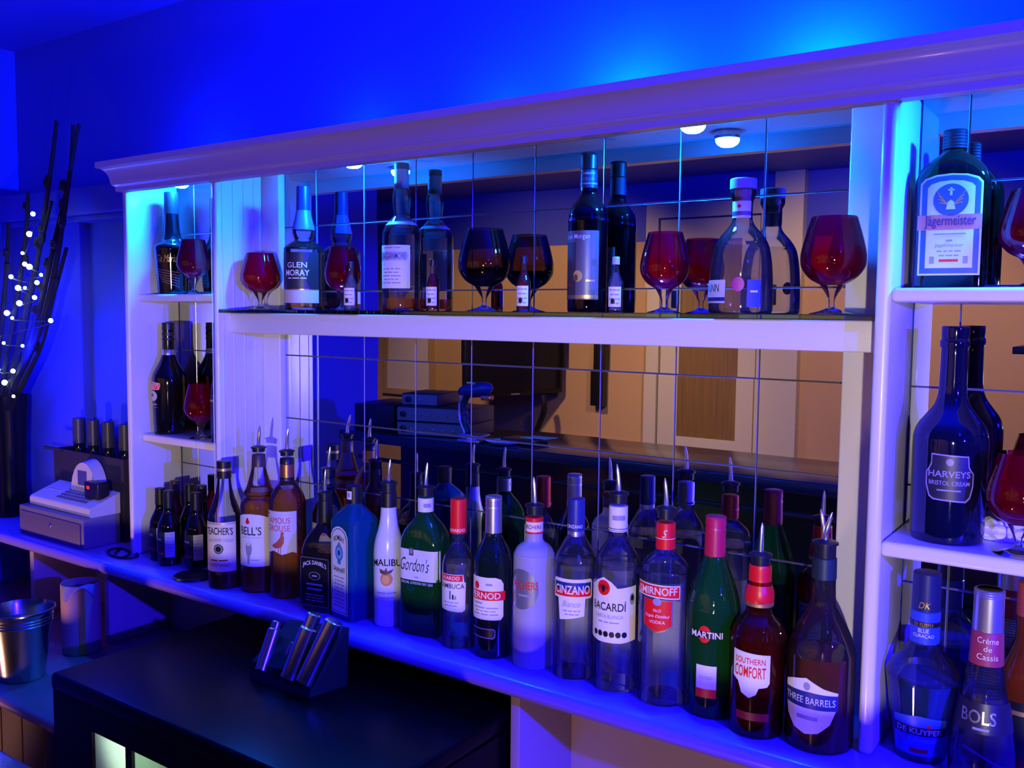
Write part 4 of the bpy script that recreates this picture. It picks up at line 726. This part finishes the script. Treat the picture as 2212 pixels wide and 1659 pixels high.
structure('floor', MB().box(-3.5, 3.6, -3.6, .1, ZF - .05, ZF), paint((.08, .06, .05), .5), smooth=False)
structure('ceiling', MB().box(-3.5, 3.6, -3.6, .1, ZCE, ZCE + .05), WALLP, smooth=False)
structure('trim_1', MB().box(-1.33, -.545, -.075, 0, .515, .592, 0, .006).box(-1.33, -.545, -.055, 0, .500, .515, 0, .003), WALLP)
structure('trim_2', MB().box(-1.33, -.945, -.030, 0, ZC, .50), WALLP, smooth=False)
DOORC = paint((.62, .56, .46), .4)
d = MB().box(-.90, -.82, -3.50, -3.455, ZF, .82).box(-.22, -.14, -3.50, -3.455, ZF, .82).box(-.90, -.14, -3.50, -3.455, .82, .90).box(-.81, -.69, -3.49, -3.465, ZF + .01, .81).box(-.33, -.23, -3.49, -3.465, ZF + .01, .81).box(-.69, -.33, -3.49, -3.465, .69, .81).box(-.69, -.33, -3.49, -3.465, -.58, -.46).box(-.69, -.33, -3.49, -3.465, ZF + .01, -1.12)
door = structure('door_1', d, DOORC, smooth=False)
def wood():
    def b(nt):
        p = N(nt, 'ShaderNodeBsdfPrincipled'); p.inputs['Roughness'].default_value = .4
        tc = N(nt, 'ShaderNodeTexCoord'); mp = N(nt, 'ShaderNodeMapping'); mp.inputs['Scale'].default_value = (40, 40, 1.2); nz = N(nt, 'ShaderNodeTexNoise'); nz.inputs['Scale'].default_value = 2.; nz.inputs['Detail'].default_value = 5
        rp = N(nt, 'ShaderNodeValToRGB'); rp.color_ramp.elements[0].color = (.10, .055, .012, 1); rp.color_ramp.elements[1].color = (.34, .20, .05, 1); k = nt.links.new
        k(tc.outputs['Object'], mp.inputs['Vector']); k(mp.outputs[0], nz.inputs['Vector']); k(nz.outputs['Fac'], rp.inputs[0]); k(rp.outputs[0], p.inputs['Base Color']); return p.outputs[0]
    return mat('oak_grain', b)
MB().box(-.688, -.332, -3.485, -3.475, -.458, .688).out('door_panel', wood(), door, smooth=False); MB().box(-.688, -.332, -3.485, -3.475, -1.118, -.582).out('door_panel', wood(), door, smooth=False)
structure('trim_3', MB().box(-.14, .02, -3.5, -3.44, ZF, ZCE), DOORC, smooth=False); structure('trim_4', MB().box(-3.4, 3.5, -3.5, -3.47, -.60, -.55), DOORC, smooth=False)
# television swung out on its bracket
tv = root('television', 'wall television on a swing bracket seen in the mirror', 'tv', (-1.62, -3.14, -.25), math.atan2(-.62, .30))
MB().box(-.35, .35, -.03, .02, 0, .43, 0, .006).out('case', BLACK, tv); MB().box(-.33, .33, .0202, .022, .028, .41).out('screen', paint((.012, .010, .014), .12), tv, smooth=False); MB().box(-.03, .03, .0205, .0225, .009, .016).out('maker_plate', GREY, tv, smooth=False); MB().tube([(0, -.03, .2), (-.05, -.15, .2), (.1, -.22, .2)], .018, 8).out('bracket', BLACK, tv)
cb = MB().tube(spline([(-1.50, -3.30, -.26), (-1.49, -3.30, -.36), (-1.56, -3.32, -.52), (-1.53, -3.36, -.68), (-1.52, -3.40, -.85), (-1.52, -3.42, ZF + .03)], 5), .02, 8); cb.xf(Matrix.Rotation(-tv.rotation_euler.z, 4, 'Z') @ Matrix.Translation((1.62, 3.14, .25))); cb.out('cable', BLACK, tv)
tag(MB().box(-1.24, -1.17, -3.499, -3.43, -.32, .22, 0, .008).out('wall_speaker', BLACK), 'narrow black column speaker on the far wall seen in the mirror', 'speaker')
o = root('framed_picture', 'pale print in a wooden frame on the far wall seen in the mirror', 'picture', (0, 0, 0))
MB().box(-3.02, -2.55, -3.5, -3.47, -.34, -.30).box(-3.02, -2.55, -3.5, -3.47, .22, .26).box(-3.02, -2.98, -3.5, -3.47, -.30, .22).box(-2.59, -2.55, -3.5, -3.47, -.30, .22).out('frame', paint((.5, .33, .14), .4), o, smooth=False); MB().box(-2.98, -2.59, -3.499, -3.48, -.30, .22).out('print', paint((.7, .62, .66), .6), o, smooth=False)
# front bar, facing the back bar
DB = paint((.012, .010, .016), .3); BT = paint((.02, .016, .02), .18)
o = root('front_bar', 'dark front bar counter whose back is seen in the mirror', 'bar counter', (0, 0, 0)); MB().box(-.98, 2.9, -1.45, -1.03, -.236, -.2, 0, .006).out('bar_top', BT, o, sharp=50); MB().box(-.96, 2.88, -1.40, -1.36, ZF, -.2365).out('bar_front', DB, o, smooth=False); MB().box(-.96, 2.88, -1.36, -1.08, -.58, -.56).out('under_shelf', DB, o, smooth=False); MB().tube([(-.9, -1.06, -.30), (1.2, -1.06, -.30), (2.8, -1.06, -.30)], .008, 8).out('towel_rail', BLACK, o)
AVG = 'sound equipment stacked on the front bar'
def amp(label, x, y, z, w, dd, hh, rz, knobs):
    o = root('amplifier', label, 'amplifier', (x, y, z + .0004), R_(rz), AVG); MB().box(-w / 2, w / 2, -dd / 2, dd / 2, 0, hh, 0, .003).out('case', paint((.015, .015, .017), .4), o, sharp=50); MB().box(-w / 2 + .004, w / 2 - .004, dd / 2 + .0005, dd / 2 + .003, .004, hh - .004).out('front_panel', paint((.22, .22, .23), .35, .6), o, smooth=False)
    for i in range(knobs):
        r = (.011 if i == 0 else .003); mb = MB(); mb.lathe([(r, 0), (r * .95, .01), (r * .7, .012)], 16); mb.xf(Matrix.Translation((-w / 2 + .03 + i * (w - .05) / knobs, dd / 2 + .003, hh * .5)) @ Matrix.Rotation(R_(-90), 4, 'X')); mb.out('knob', BLACK if i == 0 else SILVER, o)
amp('low silver-fronted amplifier at the bottom of the stack on the front bar', -.585, -1.20, -.2, .30, .22, .05, -12, 6); amp('silver-fronted amplifier in the middle of the stack on the front bar', -.585, -1.20, -.1494, .30, .22, .055, -12, 7); amp('small black box on top of the amplifier stack', -.66, -1.20, -.0938, .15, .18, .045, -12, 2)
tag(MB().box(-.97, -.76, -1.32, -1.10, -.1996, -.10, 0, .004).out('equipment_case', BLACK, sharp=50), 'plain black equipment case left of the amplifier stack on the front bar', 'case')
o = root('card_reader_stand', 'dark card reader on a curved chrome-edged arm on the front bar', 'card reader', (-.355, -1.075, -.1996))
MB().box(-.05, .05, -.04, .04, 0, .012, 0, .004).box(-.045, .045, -.035, .035, .022, .030, 0, .003).box(-.02, .02, -.02, .02, .012, .022).out('base', CHROME, o, sharp=50); A_ = [(-.03, 0, .03), (-.05, 0, .07), (-.055, 0, .115), (-.045, 0, .155), (-.02, 0, .18)]
MB().tube(spline(A_, 4), .016, 10).out('arm', paint((.02, .015, .03), .3), o); MB().tube(spline([(x - .004, y + .016, zz) for x, y, zz in A_], 4), .005, 8).out('arm_edge', CHROME, o)
mb = MB(); mb.lathe(spline([(.002, -.075), (.022, -.06), (.032, -.02), (.034, .02), (.028, .055), (.012, .072), (.002, .074)], 3), 20); mb.xf(Matrix.Translation((0, 0, .185)) @ Matrix.Rotation(R_(80), 4, 'Y') @ Matrix.Scale(.75, 4, (1, 0, 0))); mb.out('reader', paint((.04, .03, .12), .25), o); MB().box(.05, .085, .0, .034, .155, .172, 0, .004).out('card_slot', COPPER, o); MB().box(-.02, .012, .0, .024, .207, .212).out('sticker', paint((.8, .75, .2), .5), o, smooth=False)
o = root('straw_tray', 'shallow black tray of wooden stirrers on the front bar', 'tray', (-.20, -1.16, -.1996)); MB().box(-.07, .07, -.05, .05, 0, .02, 0, .004).out('tray', BLACK, o, sharp=50)
for i in range(4): MB().box(.0, .12, -.03 + i * .015, -.024 + i * .015, .0205 + i * .001, .0225 + i * .001).out('stirrer', paint((.75, .55, .28), .6), o, rz=R_(-6 + 5 * i), smooth=False)
tag(MB().lathe([(.03, 0), (.045, .003), (.06, .012), (.062, .014), (.055, .012), (.04, .006), (.001, .005)], 36, cap1=False).out('saucer', PAPER, loc=(-.24, -1.09, -.1996)), 'white saucer beside the straw tray on the front bar', 'saucer')

# ------------------------------------------------------------------ lights
def lamp(name, kind, loc, energy, color, size, target=None, **kw):
    l = bpy.data.lights.new(name, kind); l.energy = energy; l.color = color
    if kind == 'AREA': l.size = size
    else: l.shadow_soft_size = size
    for k, v in kw.items(): setattr(l, k, v)
    o = bpy.data.objects.new(name, l); COL.objects.link(o); o.location = loc
    if target: o.rotation_euler = (Vector(target) - Vector(loc)).to_track_quat('-Z', 'Y').to_euler()
    return o
BLUE = (.0, .034, 1.)
lamp('blue_spot_lamp', 'SPOT', (2.64, -1.10, .35), 430, (.016, .004, 1.), .02, (.15, 0, -.12), spot_size=R_(86), spot_blend=.25)
sh = root('lamp_shelf', 'dark shelf over a lamp near the right wall behind the front bar', 'shelf', (0, 0, 0)); MB().box(1.2, 2.9, -2.98, -2.02, .135, .16, 0, .004).out('board', DB, sh); MB().box(1.72, 1.75, -2.98, -2.95, ZF, .135).out('leg', DB, sh, smooth=False); MB().box(2.85, 2.88, -2.98, -2.95, ZF, .135).out('leg', DB, sh, smooth=False)  # added unseen board, keeps the warm light off the cornice and wall
gt = root('bar_gantry', 'dark hanging gantry board over the right end of the front bar', 'gantry', (0, 0, 0)); MB().box(1.95, 3.2, -1.45, -.80, .384, .408, 0, .004).out('board', DB, gt); MB().tube([(3.1, -1.40, .408), (3.1, -1.40, ZCE)], .008, 8).out('hanger', BLACK, gt); MB().tube([(2.3, -1.40, .408), (2.3, -1.40, ZCE)], .008, 8).out('hanger', BLACK, gt)  # added unseen board, keeps the blue spot off the cornice
lamp('warm_shelf_lamp', 'SPOT', (2.25, -2.93, .02), 185, (1., .86, .70), .035, (.70, 0, .02), spot_size=R_(52), spot_blend=.35)
for x, p in ((-.36, 2), (.16, 6), (.52, 10), (.80, 60), (1.14, 80), (1.75, 75)): lamp('uplight_lamp', 'POINT', (x, -.085, .611), p, BLUE, .006)
lamp('blue_wash_lamp', 'SPOT', (2.5, -1.5, .97), 120, (0, .003, 1.), .04, (1.25, 0, .72), spot_size=R_(70), spot_blend=.6)  # added wash with no real fixture, turns the right cornice full blue
lamp('alcove_lamp', 'POINT', (-1.02, -.17, .14), 7., (0, .003, 1.), .03)  # added point light, spreads the fairy light glow over the wall
lamp('room_lamp', 'SPOT', (-1.3, -1.75, .98), 100, (1., .60, .26), .06, (-1.6, -3.5, -.45), spot_size=R_(88), spot_blend=.6); lamp('room_lamp', 'SPOT', (.5, -1.75, .98), 110, (1., .62, .30), .06, (.3, -3.5, -.45), spot_size=R_(88), spot_blend=.6)
lamp('under_bar_lamp', 'POINT', (1.0, -1.12, -.98), 11, (1., .48, .36), .05); lamp('under_bar_lamp', 'SPOT', (-.95, -1.05, -.86), 24., (1., .46, .30), .05, (-.66, 0, -.45), spot_size=R_(58), spot_blend=.4)  # added fill lights, give the warm tone below the worktop
w = bpy.data.worlds.new('World'); S.world = w; w.use_nodes = True; w.node_tree.nodes['Background'].inputs[0].default_value = (.02, .02, .06, 1); w.node_tree.nodes['Background'].inputs[1].default_value = .15
# ------------------------------------------------------------------ camera
yaw, pitch, roll = .609977962, .0770497282, .00979331810
cy, sy, cp, sp = cos(yaw), sin(yaw), cos(pitch), sin(pitch)
F = Vector((-sy * cp, cy * cp, -sp)); Rt = Vector((cy, sy, 0)); U = Rt.cross(F)
R2 = cos(roll) * Rt + sin(roll) * U; U2 = -sin(roll) * Rt + cos(roll) * U
cam = bpy.data.cameras.new('camera'); co = bpy.data.objects.new('camera', cam); COL.objects.link(co)
cam.sensor_fit = 'HORIZONTAL'; cam.sensor_width = 36; cam.lens = 36 * 1976.7 / 2212; cam.clip_start = .02
M = Matrix((R2, U2, -F)).transposed().to_4x4(); M.translation = Vector((1.58203, -1.48053, .25409)); co.matrix_world = M
S.camera = co
# lift everything onto the floor level
bpy.context.view_layer.update()
for o in S.objects:
    if o.parent is None: o.location.z += Z0
S.view_settings.view_transform = 'Standard'; S.view_settings.look = 'None'; S.view_settings.exposure = 0.; S.view_settings.gamma = 1.; S.view_settings.use_curve_mapping = False
cyc = S.cycles
cyc.max_bounces = 14; cyc.diffuse_bounces = 3; cyc.glossy_bounces = 5; cyc.transmission_bounces = 8; cyc.transparent_max_bounces = 28
cyc.caustics_reflective = False; cyc.caustics_refractive = False; cyc.sample_clamp_indirect = 4.; cyc.sample_clamp_direct = 0
cyc.use_denoising = True; cyc.use_adaptive_sampling = True; cyc.adaptive_threshold = .02
try: cyc.denoiser = 'OPENIMAGEDENOISE'; cyc.denoising_input_passes = 'RGB_ALBEDO_NORMAL'
except Exception: pass
